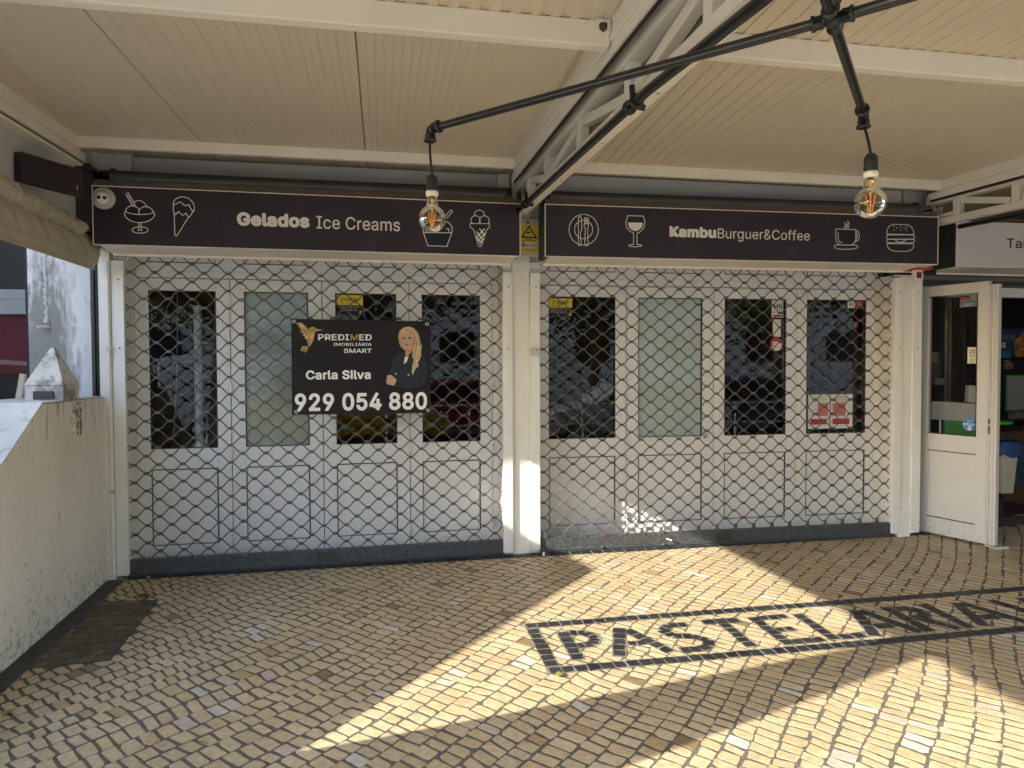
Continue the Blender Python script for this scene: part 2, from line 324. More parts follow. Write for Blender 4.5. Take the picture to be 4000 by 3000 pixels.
ICONS = {'sundae':([([(-2.7484,2.5201),(-2.7541,2.5039),(-2.7456,2.4829),(-2.7213,2.4624),(-2.6919,2.4518),(-2.6622,2.4496),(-2.6273,2.4552),(-2.5971,2.4681),(-2.5743,2.4894),(-2.5675,2.5058),(-2.5737,2.5244)],0),([(-2.7484,2.5201),(-2.7254,2.5104),(-2.6909,2.5048),(-2.6612,2.5038),(-2.6214,2.5075),(-2.5914,2.514),(-2.5737,2.5217)],0),([(-2.7474,2.5202),(-2.7397,2.5408),(-2.7196,2.5571),(-2.6998,2.5595),(-2.6777,2.5524),(-2.6631,2.5369)],0),([(-2.6652,2.5047),(-2.6658,2.5234),(-2.6555,2.5442),(-2.6355,2.5557),(-2.6105,2.5578),(-2.5883,2.5453),(-2.5737,2.5244)],0),([(-2.6935,2.5838),(-2.6744,2.5958),(-2.6497,2.5947),(-2.6276,2.5785),(-2.6165,2.5602)],0),([(-2.7057,2.5614),(-2.7418,2.6366),(-2.7269,2.6437),(-2.684,2.5601)],0),([(-2.7323,2.6211),(-2.7194,2.6248)],0),([(-2.7256,2.6075),(-2.7127,2.6113)],0),([(-2.719,2.5928),(-2.7051,2.5966)],0),([(-2.7123,2.5782),(-2.6974,2.582)],0),([(-2.7057,2.5614),(-2.6898,2.5684)],0),([(-2.6686,2.4499),(-2.6651,2.427),(-2.6705,2.4),(-2.6482,2.3997),(-2.6536,2.4274),(-2.6512,2.4506)],0),([(-2.6108,2.4031),(-2.6122,2.4085),(-2.6168,2.4134),(-2.6241,2.4175),(-2.6336,2.4206),(-2.6449,2.4225),(-2.657,2.423),(-2.6694,2.4221),(-2.681,2.4199),(-2.6913,2.4165),(-2.6996,2.4121),(-2.7052,2.4071),(-2.7079,2.4017),(-2.7075,2.3963),(-2.7041,2.3912),(-2.6977,2.3868),(-2.6889,2.3833),(-2.6782,2.381),(-2.6663,2.38),(-2.6539,2.3804),(-2.6419,2.3821),(-2.631,2.3851),(-2.622,2.3892),(-2.6153,2.394),(-2.6116,2.3994)],1)],[[(-2.7484,2.5201),(-2.7541,2.5039),(-2.7456,2.4829),(-2.7213,2.4624),(-2.6919,2.4518),(-2.6622,2.4496),(-2.6273,2.4552),(-2.5971,2.4681),(-2.5743,2.4894),(-2.5675,2.5058),(-2.5737,2.5244),(-2.5737,2.5244),(-2.5883,2.5453),(-2.6105,2.5578),(-2.6355,2.5557),(-2.6165,2.5602),(-2.6276,2.5785),(-2.6497,2.5947),(-2.6744,2.5958),(-2.6935,2.5838),(-2.6998,2.5595),(-2.7196,2.5571),(-2.7397,2.5408),(-2.7474,2.5202)],[(-2.6108,2.4031),(-2.6122,2.4085),(-2.6168,2.4134),(-2.6241,2.4175),(-2.6336,2.4206),(-2.6449,2.4225),(-2.657,2.423),(-2.6694,2.4221),(-2.681,2.4199),(-2.6913,2.4165),(-2.6996,2.4121),(-2.7052,2.4071),(-2.7079,2.4017),(-2.7075,2.3963),(-2.7041,2.3912),(-2.6977,2.3868),(-2.6889,2.3833),(-2.6782,2.381),(-2.6663,2.38),(-2.6539,2.3804),(-2.6419,2.3821),(-2.631,2.3851),(-2.622,2.3892),(-2.6153,2.394),(-2.6116,2.3994)]]),'dipped_cone':([([(-2.4497,2.5762),(-2.4531,2.5858),(-2.4442,2.6078),(-2.4185,2.6278),(-2.3881,2.6329),(-2.3527,2.6225),(-2.3276,2.5965),(-2.3189,2.5643),(-2.3244,2.538),(-2.3336,2.5409),(-2.346,2.5632),(-2.3533,2.5818),(-2.3661,2.5759),(-2.3839,2.5768),(-2.3964,2.5909),(-2.4089,2.5985),(-2.4294,2.5857)],1),([(-2.4497,2.5762),(-2.4522,2.548),(-2.4481,2.5239),(-2.4381,2.5135),(-2.4279,2.522),(-2.4191,2.5332),(-2.4077,2.5201),(-2.3951,2.5097),(-2.3823,2.5156),(-2.3736,2.5241),(-2.3647,2.5082),(-2.3521,2.4994),(-2.339,2.52),(-2.3285,2.5378)],0),([(-2.4467,2.5159),(-2.4455,2.3742),(-2.4329,2.3703),(-2.3556,2.502)],0)],[[(-2.4497,2.5762),(-2.4531,2.5858),(-2.4442,2.6078),(-2.4185,2.6278),(-2.3881,2.6329),(-2.3527,2.6225),(-2.3276,2.5965),(-2.3189,2.5643),(-2.3244,2.538),(-2.3556,2.502),(-2.4329,2.3703),(-2.4455,2.3742),(-2.4467,2.5159),(-2.4522,2.548)]]),'ice_cup':([([(-0.7842,2.4479),(-0.7525,2.3545),(-0.6158,2.3536),(-0.5824,2.4447),(-0.5747,2.47),(-0.5796,2.4999),(-0.5971,2.5217),(-0.6146,2.5296),(-0.6473,2.5349),(-0.6873,2.5384),(-0.7273,2.5319),(-0.7673,2.5131),(-0.7874,2.4826)],1),([(-0.7842,2.4479),(-0.5824,2.4532)],0),([(-0.6244,2.5707),(-0.5915,2.6119),(-0.5813,2.6158),(-0.5738,2.6076),(-0.5789,2.5974),(-0.617,2.5535)],0),([(-0.6225,2.4809),(-0.6024,2.4816),(-0.5975,2.4552)],0),([(-0.7678,2.4495),(-0.7576,2.4762),(-0.7176,2.49),(-0.6676,2.4868)],0)],[[(-0.7842,2.4479),(-0.7525,2.3545),(-0.6158,2.3536),(-0.5824,2.4447),(-0.5747,2.47),(-0.5796,2.4999),(-0.5971,2.5217),(-0.6146,2.5296),(-0.6473,2.5349),(-0.6873,2.5384),(-0.7273,2.5319),(-0.7673,2.5131),(-0.7874,2.4826)]]),'triple_cone':([([(-0.445,2.5247),(-0.4451,2.4996),(-0.4273,2.4901),(-0.4172,2.4754),(-0.387,2.3705),(-0.3768,2.3597),(-0.3665,2.362),(-0.3577,2.3764),(-0.3233,2.4811),(-0.317,2.4914),(-0.3026,2.5021),(-0.3024,2.5289)],1),([(-0.3401,2.584),(-0.3399,2.5929),(-0.3419,2.6014),(-0.3459,2.6092),(-0.3518,2.6156),(-0.3592,2.6204),(-0.3676,2.6232),(-0.3765,2.624),(-0.3854,2.6225),(-0.3938,2.619),(-0.4012,2.6137),(-0.4071,2.6068),(-0.4112,2.5987),(-0.4133,2.5901),(-0.4132,2.5812)],0),([(-0.38,2.5297),(-0.374,2.5389),(-0.3713,2.5494),(-0.3724,2.56),(-0.377,2.5696),(-0.3847,2.577),(-0.3947,2.5815),(-0.4057,2.5825),(-0.4167,2.5801),(-0.4264,2.5743),(-0.4337,2.566),(-0.4379,2.5559),(-0.4385,2.5453),(-0.4354,2.5351),(-0.429,2.5267)],0),([(-0.3124,2.5303),(-0.3065,2.5396),(-0.3039,2.55),(-0.305,2.5605),(-0.3095,2.57),(-0.3171,2.5775),(-0.327,2.5824),(-0.3382,2.5841),(-0.3495,2.5824),(-0.3598,2.5776),(-0.3682,2.5701),(-0.3737,2.5607),(-0.3758,2.5502),(-0.3744,2.5399),(-0.3694,2.5306)],0),([(-0.3762,2.4894),(-0.3471,2.4525)],2),([(-0.3993,2.4684),(-0.3535,2.4119)],2),([(-0.4046,2.433),(-0.3613,2.3813)],2),([(-0.3376,2.4907),(-0.3995,2.4256)],2),([(-0.3301,2.4607),(-0.392,2.4006)],2),([(-0.3431,2.4173),(-0.3793,2.3833)],2)],[[(-0.445,2.5247),(-0.4451,2.4996),(-0.4273,2.4901),(-0.4172,2.4754),(-0.387,2.3705),(-0.3768,2.3597),(-0.3665,2.362),(-0.3577,2.3764),(-0.3233,2.4811),(-0.317,2.4914),(-0.3026,2.5021),(-0.3024,2.5289)],[(-0.3397,2.5891),(-0.3415,2.6003),(-0.3467,2.6102),(-0.3548,2.6179),(-0.3651,2.6226),(-0.3765,2.624),(-0.3879,2.6217),(-0.3982,2.6162),(-0.4064,2.6078),(-0.4117,2.5975),(-0.4135,2.5863),(-0.4118,2.5751),(-0.4066,2.5652),(-0.3985,2.5575),(-0.3882,2.5527),(-0.3769,2.5514),(-0.3654,2.5536),(-0.3551,2.5591),(-0.3469,2.5675),(-0.3416,2.5778),(-0.3397,2.5891)],[(-0.3712,2.5516),(-0.3728,2.5615),(-0.3776,2.5703),(-0.385,2.5772),(-0.3944,2.5814),(-0.4048,2.5826),(-0.4153,2.5806),(-0.4247,2.5757),(-0.4322,2.5683),(-0.437,2.5591),(-0.4387,2.5491),(-0.4371,2.5392),(-0.4324,2.5304),(-0.425,2.5236),(-0.4156,2.5193),(-0.4052,2.5181),(-0.3947,2.5201),(-0.3853,2.525),(-0.3778,2.5324),(-0.3729,2.5416),(-0.3712,2.5516)],[(-0.3039,2.5521),(-0.3056,2.5623),(-0.3107,2.5714),(-0.3186,2.5785),(-0.3286,2.5828),(-0.3397,2.5841),(-0.3509,2.582),(-0.3609,2.5769),(-0.3689,2.5692),(-0.374,2.5598),(-0.3758,2.5494),(-0.3741,2.5392),(-0.3691,2.5301),(-0.3612,2.523),(-0.3512,2.5186),(-0.3401,2.5174),(-0.3289,2.5194),(-0.3189,2.5245),(-0.3108,2.5322),(-0.3057,2.5417),(-0.3039,2.5521)]]),'plate':([([(0.5371,2.509),(0.5348,2.5321),(0.5279,2.5541),(0.5168,2.5741),(0.502,2.5914),(0.4839,2.6051),(0.4634,2.6147),(0.4414,2.6199),(0.4186,2.6204),(0.3962,2.6163),(0.3748,2.6077),(0.3555,2.5949),(0.3391,2.5785),(0.326,2.5592),(0.317,2.5377),(0.3124,2.515),(0.3123,2.4918),(0.3167,2.4693),(0.3255,2.4482),(0.3383,2.4294),(0.3547,2.4138),(0.3739,2.4018),(0.3952,2.3942),(0.4177,2.3911),(0.4404,2.3926),(0.4626,2.3989),(0.4831,2.4095),(0.5013,2.424),(0.5164,2.442),(0.5276,2.4626),(0.5346,2.4849)],1),([(0.4928,2.5241),(0.4878,2.5388),(0.4795,2.552),(0.4685,2.5629),(0.4552,2.571),(0.4403,2.5758),(0.4247,2.5773),(0.409,2.5752),(0.3941,2.5697),(0.3807,2.5611),(0.3695,2.5498),(0.3611,2.5363),(0.3559,2.5215),(0.3541,2.5059),(0.3558,2.4904),(0.361,2.4758),(0.3694,2.4629),(0.3806,2.4521),(0.3939,2.4442),(0.4089,2.4395),(0.4245,2.4382),(0.4402,2.4405),(0.4551,2.4462),(0.4684,2.455),(0.4795,2.4665),(0.4877,2.4801),(0.4928,2.4951)],1),([(0.3833,2.3919),(0.3835,2.5942),(0.396,2.6054),(0.4072,2.5919),(0.4103,2.5104),(0.399,2.4829),(0.4039,2.3954),(0.3926,2.3849)],1),([(0.4315,2.393),(0.4366,2.5172),(0.4272,2.532),(0.4285,2.5502),(0.4617,2.5511),(0.4617,2.536),(0.4554,2.5177),(0.4578,2.3936),(0.4446,2.386)],1),([(0.4304,2.5986),(0.4303,2.5472)],0),([(0.4404,2.5989),(0.4404,2.5475)],0),([(0.4504,2.5992),(0.4504,2.5478)],0),([(0.4604,2.5995),(0.4604,2.5481)],0)],[[(0.5371,2.509),(0.5348,2.5321),(0.5279,2.5541),(0.5168,2.5741),(0.502,2.5914),(0.4839,2.6051),(0.4634,2.6147),(0.4414,2.6199),(0.4186,2.6204),(0.3962,2.6163),(0.3748,2.6077),(0.3555,2.5949),(0.3391,2.5785),(0.326,2.5592),(0.317,2.5377),(0.3124,2.515),(0.3123,2.4918),(0.3167,2.4693),(0.3255,2.4482),(0.3383,2.4294),(0.3547,2.4138),(0.3739,2.4018),(0.3952,2.3942),(0.4177,2.3911),(0.4404,2.3926),(0.4626,2.3989),(0.4831,2.4095),(0.5013,2.424),(0.5164,2.442),(0.5276,2.4626),(0.5346,2.4849)]]),'wine_glass':([([(0.7686,2.6207),(0.8904,2.6212),(0.9047,2.5788),(0.8938,2.5294),(0.8617,2.4979),(0.8424,2.4925),(0.8413,2.4055),(0.8747,2.4032),(0.876,2.3941),(0.8297,2.3869),(0.7798,2.3907),(0.7785,2.401),(0.8137,2.4049),(0.8136,2.4918),(0.7879,2.5021),(0.7591,2.5319),(0.7527,2.5714)],1)],[[(0.7686,2.6207),(0.8904,2.6212),(0.9047,2.5788),(0.8938,2.5294),(0.8617,2.4979),(0.8424,2.4925),(0.8413,2.4055),(0.8747,2.4032),(0.876,2.3941),(0.8297,2.3869),(0.7798,2.3907),(0.7785,2.401),(0.8137,2.4049),(0.8136,2.4918),(0.7879,2.5021),(0.7591,2.5319),(0.7527,2.5714)]]),'wine':([],[[(0.7687,2.57),(0.8886,2.571),(0.8809,2.5383),(0.852,2.5112),(0.8296,2.5063),(0.8039,2.5117),(0.7783,2.5324)]]),'coffee_cup':([([(2.4913,2.5661),(2.6679,2.5668),(2.6689,2.4825),(2.6497,2.4539),(2.6232,2.4413),(2.5305,2.4407),(2.5038,2.4625),(2.492,2.4942)],1),([(2.4953,2.4407),(2.6764,2.4425),(2.6872,2.4307),(2.6811,2.4201),(2.6413,2.4096),(2.522,2.4069),(2.4867,2.4181),(2.4822,2.4316)],1),([(2.6679,2.5628),(2.6929,2.5514),(2.7005,2.5154),(2.6919,2.4831),(2.6628,2.4679)],0),([(2.6681,2.5451),(2.6798,2.531),(2.6802,2.4988),(2.6671,2.4841)],0),([(2.5758,2.57),(2.5659,2.5841),(2.5755,2.6004),(2.5699,2.6226),(2.5878,2.5991),(2.582,2.5701)],0),([(2.6022,2.5771),(2.5888,2.5927),(2.6,2.6171),(2.5945,2.6385),(2.6098,2.6117),(2.6022,2.5771)],0),([(2.5118,2.5427),(2.5141,2.4868),(2.5302,2.4631),(2.5505,2.458)],0)],[[(2.4913,2.5661),(2.6679,2.5668),(2.6689,2.4825),(2.6497,2.4539),(2.6232,2.4413),(2.5305,2.4407),(2.5038,2.4625),(2.492,2.4942)],[(2.4953,2.4407),(2.6764,2.4425),(2.6872,2.4307),(2.6811,2.4201),(2.6413,2.4096),(2.522,2.4069),(2.4867,2.4181),(2.4822,2.4316)]]),'burger':([([(2.9455,2.5377),(2.9451,2.5701),(2.9609,2.5988),(2.9968,2.6176),(3.1329,2.6182),(3.165,2.6003),(3.1838,2.5683),(3.1842,2.5398)],1),([(3.1728,2.5028),(3.1824,2.5053),(3.1893,2.5118),(3.1918,2.5204),(3.1891,2.5289),(3.182,2.535),(3.1723,2.537),(2.9582,2.5316),(2.9488,2.5291),(2.9419,2.5227),(2.9395,2.5141),(2.9422,2.5057),(2.9492,2.4996),(2.9587,2.4976)],1),([(3.1769,2.4736),(3.1846,2.4756),(3.1903,2.4808),(3.1922,2.4878),(3.1901,2.4947),(3.1843,2.4996),(3.1765,2.5013),(2.9569,2.4959),(2.9492,2.4939),(2.9437,2.4887),(2.9417,2.4818),(2.9439,2.475),(2.9496,2.4701),(2.9573,2.4684)],1),([(3.0075,2.4964),(3.0667,2.4718),(3.1237,2.4967)],0),([(2.9465,2.4609),(3.1853,2.4648),(3.1856,2.4379),(3.1632,2.413),(3.1177,2.4022),(3.0088,2.4015),(2.9679,2.4168),(2.9495,2.4407)],1),([(3.006,2.6057),(3.0062,2.5944)],0),([(3.0315,2.5943),(3.0317,2.5829)],0),([(3.0658,2.6049),(3.066,2.5936)],0),([(3.0968,2.5944),(3.097,2.583)],0),([(3.1212,2.6048),(3.1214,2.5935)],0),([(3.0064,2.579),(3.0065,2.5677)],0),([(3.0662,2.579),(3.0663,2.5676)],0),([(3.1207,2.5804),(3.1208,2.5691)],0)],[[(2.9455,2.5377),(2.9451,2.5701),(2.9609,2.5988),(2.9968,2.6176),(3.1329,2.6182),(3.165,2.6003),(3.1838,2.5683),(3.1842,2.5398)],[(3.1728,2.5028),(3.1824,2.5053),(3.1893,2.5118),(3.1918,2.5204),(3.1891,2.5289),(3.182,2.535),(3.1723,2.537),(2.9582,2.5316),(2.9488,2.5291),(2.9419,2.5227),(2.9395,2.5141),(2.9422,2.5057),(2.9492,2.4996),(2.9587,2.4976)],[(3.1769,2.4736),(3.1846,2.4756),(3.1903,2.4808),(3.1922,2.4878),(3.1901,2.4947),(3.1843,2.4996),(3.1765,2.5013),(2.9569,2.4959),(2.9492,2.4939),(2.9437,2.4887),(2.9417,2.4818),(2.9439,2.475),(2.9496,2.4701),(2.9573,2.4684)],[(2.9465,2.4609),(3.1853,2.4648),(3.1856,2.4379),(3.1632,2.413),(3.1177,2.4022),(3.0088,2.4015),(2.9679,2.4168),(2.9495,2.4407)]])}
PORTRAIT = {'hair':[(-0.9591,1.7127),(-0.9484,1.7546),(-0.917,1.781),(-0.8805,1.7865),(-0.8441,1.7763),(-0.813,1.7449),(-0.7976,1.7028),(-0.79,1.6606),(-0.7797,1.6343),(-0.7905,1.5973),(-0.7881,1.5656),(-0.8067,1.534),(-0.8096,1.497),(-0.836,1.4708),(-0.8522,1.4181),(-0.8624,1.4445),(-0.8542,1.4867),(-0.8565,1.5236),(-0.8509,1.5762),(-0.8559,1.6079),(-0.908,1.6078),(-0.9235,1.6183),(-0.9441,1.6393),(-0.9543,1.6708)],'face':[(-0.9357,1.7128),(-0.9303,1.739),(-0.9068,1.7601),(-0.8703,1.7603),(-0.8497,1.7342),(-0.8342,1.7027),(-0.8335,1.6605),(-0.8505,1.6237),(-0.8715,1.6131),(-0.8975,1.6184),(-0.9182,1.6393),(-0.9335,1.6708)],'neck':[(-0.9079,1.6236),(-0.8558,1.6184),(-0.8667,1.5657),(-0.8877,1.5447),(-0.9059,1.5553)],'jacket':[(-0.981,1.5711),(-0.9134,1.5921),(-0.8981,1.5447),(-0.8717,1.5868),(-0.8456,1.5921),(-0.7619,1.555),(-0.7413,1.4862),(-0.7446,1.4067),(-0.7634,1.3539),(-0.8057,1.3226),(-0.9,1.3183),(-0.9934,1.335),(-1.0341,1.4089),(-1.0181,1.4612),(-0.9969,1.524)],'shirt':[(-0.911,1.5579),(-0.8798,1.5579),(-0.8957,1.5184),(-0.909,1.4922),(-0.9204,1.4975)],'hand':[(-1.0536,1.3566),(-1.0448,1.367),(-1.0535,1.3723),(-1.0487,1.388),(-1.042,1.3932),(-1.0486,1.4037),(-1.0366,1.422),(-1.0133,1.4192),(-0.9748,1.3874),(-0.9775,1.3717),(-0.9959,1.3403),(-1.0295,1.3485)],'lock':[(-0.8373,1.6395),(-0.7902,1.6395),(-0.7881,1.5656),(-0.8015,1.534),(-0.8148,1.5129),(-0.8071,1.4865),(-0.8282,1.4707),(-0.8414,1.4497),(-0.8522,1.4181),(-0.8598,1.4445),(-0.8542,1.4867),(-0.8434,1.5341),(-0.8573,1.5657),(-0.8507,1.5973)],'fringe':[(-0.9358,1.7075),(-0.9541,1.6865),(-0.9564,1.7179),(-0.9432,1.7547),(-0.9118,1.7811),(-0.8753,1.7866),(-0.8363,1.7711),(-0.8079,1.7238),(-0.7978,1.6712),(-0.8034,1.629),(-0.8296,1.6289),(-0.8317,1.6869),(-0.8471,1.7289),(-0.8704,1.7551),(-0.9068,1.7549),(-0.9278,1.7338)],'lapel':[(-0.8717,1.5868),(-0.8562,1.571),(-0.8986,1.4869),(-0.904,1.4658),(-0.922,1.487),(-0.9193,1.5027),(-0.8983,1.5184)],'sleeve':[(-0.9825,1.3901),(-0.8996,1.3684),(-0.7949,1.3595),(-0.7634,1.3539),(-0.8057,1.3226),(-0.9,1.3183),(-0.9934,1.3377)],'eye1':[(-0.9332,1.7023),(-0.9202,1.7086),(-0.9062,1.7034),(-0.9099,1.6945),(-0.9255,1.6929)],'eye2':[(-0.8906,1.7024),(-0.876,1.7088),(-0.8593,1.7047),(-0.8615,1.6962),(-0.8813,1.6941)],'mouth':[(-0.917,1.6499),(-0.8972,1.6536),(-0.8738,1.6526),(-0.8817,1.6436),(-0.9,1.6394)],'nose':[(-0.898,1.6867),(-0.8909,1.6657),(-0.9024,1.663),(-0.9075,1.6667)],'b1':[(-0.9863,1.4374),(-0.9744,1.4373),(-0.9745,1.4242),(-0.9848,1.4253)],'b2':[(-0.8913,1.4263),(-0.8793,1.4262),(-0.8794,1.413),(-0.8898,1.4131)],'bird1':[(-1.5065,1.7565),(-1.5263,1.7605),(-1.5486,1.7624),(-1.5609,1.7741),(-1.5806,1.7801),(-1.6004,1.7723),(-1.6114,1.7569),(-1.6157,1.7304),(-1.6062,1.6997),(-1.6041,1.664),(-1.6144,1.6281),(-1.5969,1.6461),(-1.5818,1.6742),(-1.5715,1.7101),(-1.5687,1.7357),(-1.5562,1.7486),(-1.5363,1.7533)],'bird2':[(-1.6982,1.8088),(-1.6639,1.8106),(-1.6395,1.7991),(-1.6177,1.7712),(-1.6114,1.7559),(-1.6167,1.7252),(-1.6101,1.6997),(-1.6065,1.6691),(-1.6143,1.6384),(-1.6174,1.6639),(-1.626,1.6894),(-1.6406,1.6996),(-1.6332,1.7073),(-1.6552,1.7149),(-1.6443,1.7251),(-1.6706,1.7428),(-1.6548,1.748),(-1.6733,1.7581),(-1.6596,1.7617),(-1.6838,1.7809),(-1.673,1.7851),(-1.6959,1.7987)],'bird3':[(-1.6217,1.6409),(-1.634,1.6358),(-1.6611,1.6373),(-1.6538,1.6307),(-1.6686,1.624),(-1.6613,1.6179),(-1.6722,1.6077),(-1.6566,1.6015),(-1.6394,1.5975),(-1.642,1.5898),(-1.6246,1.6),(-1.617,1.6179),(-1.6208,1.6307)],'birdgap':[(-1.6614,1.8091),(-1.6395,1.7991),(-1.6191,1.7712),(-1.6144,1.7569),(-1.6202,1.7651),(-1.6396,1.7904)]}
# ------------------------------------------------------------------ pavement of limestone setts
X0, X1, Y0, Y1 = -2.98, 7.2, -4.7, 0.02
class Stones:
    def __init__(s): s.v = []; s.f = []; s.c = []
    def sett(s, q, z, col, ch=.18, jit=.0028, bev=.0009, dep=.0028, tilt=.0005):
        """one sett: corner outline q (4 points, anticlockwise), chipped corners, rounded rim"""
        out = []
        n = len(q)
        for i in range(n):
            p = Vector(q[i]); a = Vector(q[i-1]); b = Vector(q[(i+1) % n])
            k1 = R_.uniform(.02, ch*.55); k2 = R_.uniform(.02, ch*.55)
            if R_.random() < .10: k1 += R_.uniform(.05, .22); k2 += R_.uniform(.03, .2)
            out.append(p.lerp(a, k1)+Vector((R_.uniform(-jit, jit), R_.uniform(-jit, jit))))
            out.append(p.lerp(b, k2)+Vector((R_.uniform(-jit, jit), R_.uniform(-jit, jit))))
            m = p.lerp(b, R_.uniform(.4, .6)); out.append(m+Vector((R_.uniform(-jit, jit), R_.uniform(-jit, jit)))*.7)
        c = sum(out, Vector((0, 0)))/len(out); k = len(out); o = len(s.v)
        tx, ty = R_.uniform(-tilt, tilt)*5, R_.uniform(-tilt, tilt)*5; dz = R_.uniform(-tilt, tilt)
        def top(p): return z+dz+(p.x-c.x)*tx+(p.y-c.y)*ty
        for p in out: s.v.append((p.x, p.y, z-dep+fz(p.y)))
        for p in out: s.v.append((p.x, p.y, top(p)-bev*.45+fz(p.y)))
        for p in out:
            d = (c-p); r = p+d.normalized()*min(bev, d.length*.3); s.v.append((r.x, r.y, top(r)+fz(r.y)))
        for j in range(2):
            for i in range(k): s.f.append((o+j*k+i, o+j*k+(i+1) % k, o+(j+1)*k+(i+1) % k, o+(j+1)*k+i))
        s.f.append(tuple(o+2*k+i for i in range(k))); s.c += [col]*(3*k)
    def build(s, name, m):
        me = bpy.data.meshes.new(name); me.from_pydata(s.v, [], s.f); me.materials.append(m)
        at = me.color_attributes.new('stone_colour', 'FLOAT_COLOR', 'POINT')
        at.data.foreach_set('color', [x for c in s.c for x in (c[0], c[1], c[2], 1)])
        me.update(); o = bpy.data.objects.new(name, me); COL.objects.link(o); return o
def lime():
    t = R_.random(); k = R_.uniform(.93, 1.06)
    if t < .025: c = (.60, .56, .51)
    elif t < .045: c = (.57, .46, .39)
    elif t < .056: c = (.45, .33, .17)
    elif t < .064: c = (.25, .18, .10)
    elif t < .40: c = (.555, .440, .268)
    else: c = (.575, .466, .300)
    return tuple(x*k for x in c)
def basalt(): k = R_.uniform(.6, 1.5); return (.020*k, .0215*k, .026*k)
MH = [(-2.52, -.57), (-2.50, -1.43), (-2.86, -1.455), (-2.87, -.53)]     # corners of the inset cover
def in_mh(x, y): return -2.87 < x < -2.505 and -1.45 < y < -.55
st = Stones()
e1 = Vector((math.cos(math.radians(-47)), math.sin(math.radians(-47)))); e2 = Vector((math.cos(math.radians(44)), math.sin(math.radians(44))))
def warp(p):
    x, y = p
    return Vector((x+.035*math.sin(1.9*y+.7*x)+.02*math.sin(4.3*x+1.1), y+.04*math.sin(1.3*x+.4)+.022*math.sin(3.7*x-2.1*y)))
ci = -80
pos = -7.0
while pos < 10.5:
    w = R_.uniform(.086, .114); t = -8.0+R_.uniform(0, .06); sk = 0.
    while t < 9.0:
        h = R_.choice((R_.uniform(.054, .068), R_.uniform(.062, .080)))
        mid = warp(e1*(pos+w/2)+e2*(t+h/2))
        if X0+.02 < mid.x < X1 and Y0 < mid.y < -.01 and not in_mh(mid.x, mid.y):
            g1 = R_.uniform(.0040, .0066); g2 = R_.uniform(.0060, .0088)
            sk = .8*sk+R_.uniform(-.004, .004); ja = R_.uniform(-.006, .006); jb = R_.uniform(-.006, .006)
            q = [warp(e1*(pos+a)+e2*(t+b)) for a, b in ((g1+ja, g2+sk), (w-g1+jb, g2-sk), (w-g1+jb, h-g2-sk+R_.uniform(-.003, .003)), (g1+ja, h-g2+sk+R_.uniform(-.003, .003)))]
            st.sett(q, 0, lime())
        t += h
    pos += w
pav = st.build('pavement', M_stone); pav['kind'] = 'structure'
# joint bed, then the flat street ground beyond
b = MB(); b.add([(-3.4, -6.2, fz(-6.2)-.0011), (7.6, -6.2, fz(-6.2)-.0011), (7.6, .3, fz(.3)-.0011), (-3.4, .3, fz(.3)-.0011)], [(0, 1, 2, 3)], M_grout)
struct('joint_bed', b)
b = MB(); zz = fz(-6.2)-.012
b.add([(-90, -90, zz-.14), (90, -90, zz-.14), (90, 60, zz-.14), (-90, 60, zz-.14)], [(0, 1, 2, 3)], M_asph); struct('road', b)
M_walk = mat('pale paving', (.50, .43, .32), .8, var=.2, vs=18, bump=.3, bs=60)
b = MB(); b.box(-30, 40, -8.2, -4.66, zz-.14, zz+.0, M_walk)
b.box(-30, -3.0, -4.655, 8, zz-.14, zz+.0, M_walk); struct('street_pavement', b)
# basalt lettering: a joint-coloured plate under every stroke, black setts on it
ink = Stones(); plate = MB()
def stroke(pts, w=.064, step=.070):
    P = [Vector(p) for p in pts]
    for a, c in zip(P, P[1:]):
        d = (c-a); L = d.length; d.normalize(); n = Vector((-d.y, d.x)); k = max(1, round(L/step)); s = L/k
        plate_q = [a-d*.008-n*(w/2+.007), c+d*.008-n*(w/2+.007), c+d*.008+n*(w/2+.007), a-d*.008+n*(w/2+.007)]
        plate.add([(p.x, p.y, fz(p.y)+.0022) for p in plate_q], [(0, 1, 2, 3)], M_grout2)
        for i in range(k):
            u0, u1 = s*i+.0035, s*(i+1)-.0035; j = lambda: R_.uniform(-.005, .005)
            q = [a+d*(u0+j()*.6)-n*(w/2+j()), a+d*(u1+j()*.6)-n*(w/2+j()), a+d*(u1+j()*.6)+n*(w/2+j()), a+d*(u0+j()*.6)+n*(w/2+j())]
            ink.sett(q, .0040, basalt(), ch=.12, jit=.0025, bev=.003, dep=.004, tilt=.0006)
M_grout2 = mat('joint mortar', (.17, .155, .125), .95, var=.25, vs=40, bump=.4, bs=120)
T_, B_ = -1.545, -1.875
stroke([(-.265, -1.40), (7.2, -1.40)]); stroke([(-.265, -1.965), (7.2, -1.965)]); stroke([(-.232, -1.445), (-.232, -1.92)])
stroke([(-.075, -1.520), (-.078, -1.872)]); stroke([(-.036, -1.536), (.050, -1.554), (.092, -1.632), (.050, -1.700), (-.040, -1.716)], .060, .052)           # P
stroke([(.268, -1.528), (.147, -1.872)]); stroke([(.302, -1.560), (.438, -1.872)]); stroke([(.245, -1.733), (.345, -1.735)], .045, .05)                                  # A
stroke([(.680, -1.548), (.570, -1.542), (.502, -1.602), (.532, -1.682), (.640, -1.710), (.702, -1.774), (.676, -1.842), (.610, -1.868), (.500, -1.862)], .060, .052)    # S
stroke([(.785, -1.537), (1.020, -1.541)]); stroke([(.902, -1.577), (.904, -1.895)])                                                                # T
stroke([(1.118, -1.520), (1.122, -1.905)]); stroke([(1.155, -1.542), (1.335, -1.540)], .058); stroke([(1.157, -1.715), (1.270, -1.717)], .055); stroke([(1.157, -1.878), (1.350, -1.878)], .058)   # E
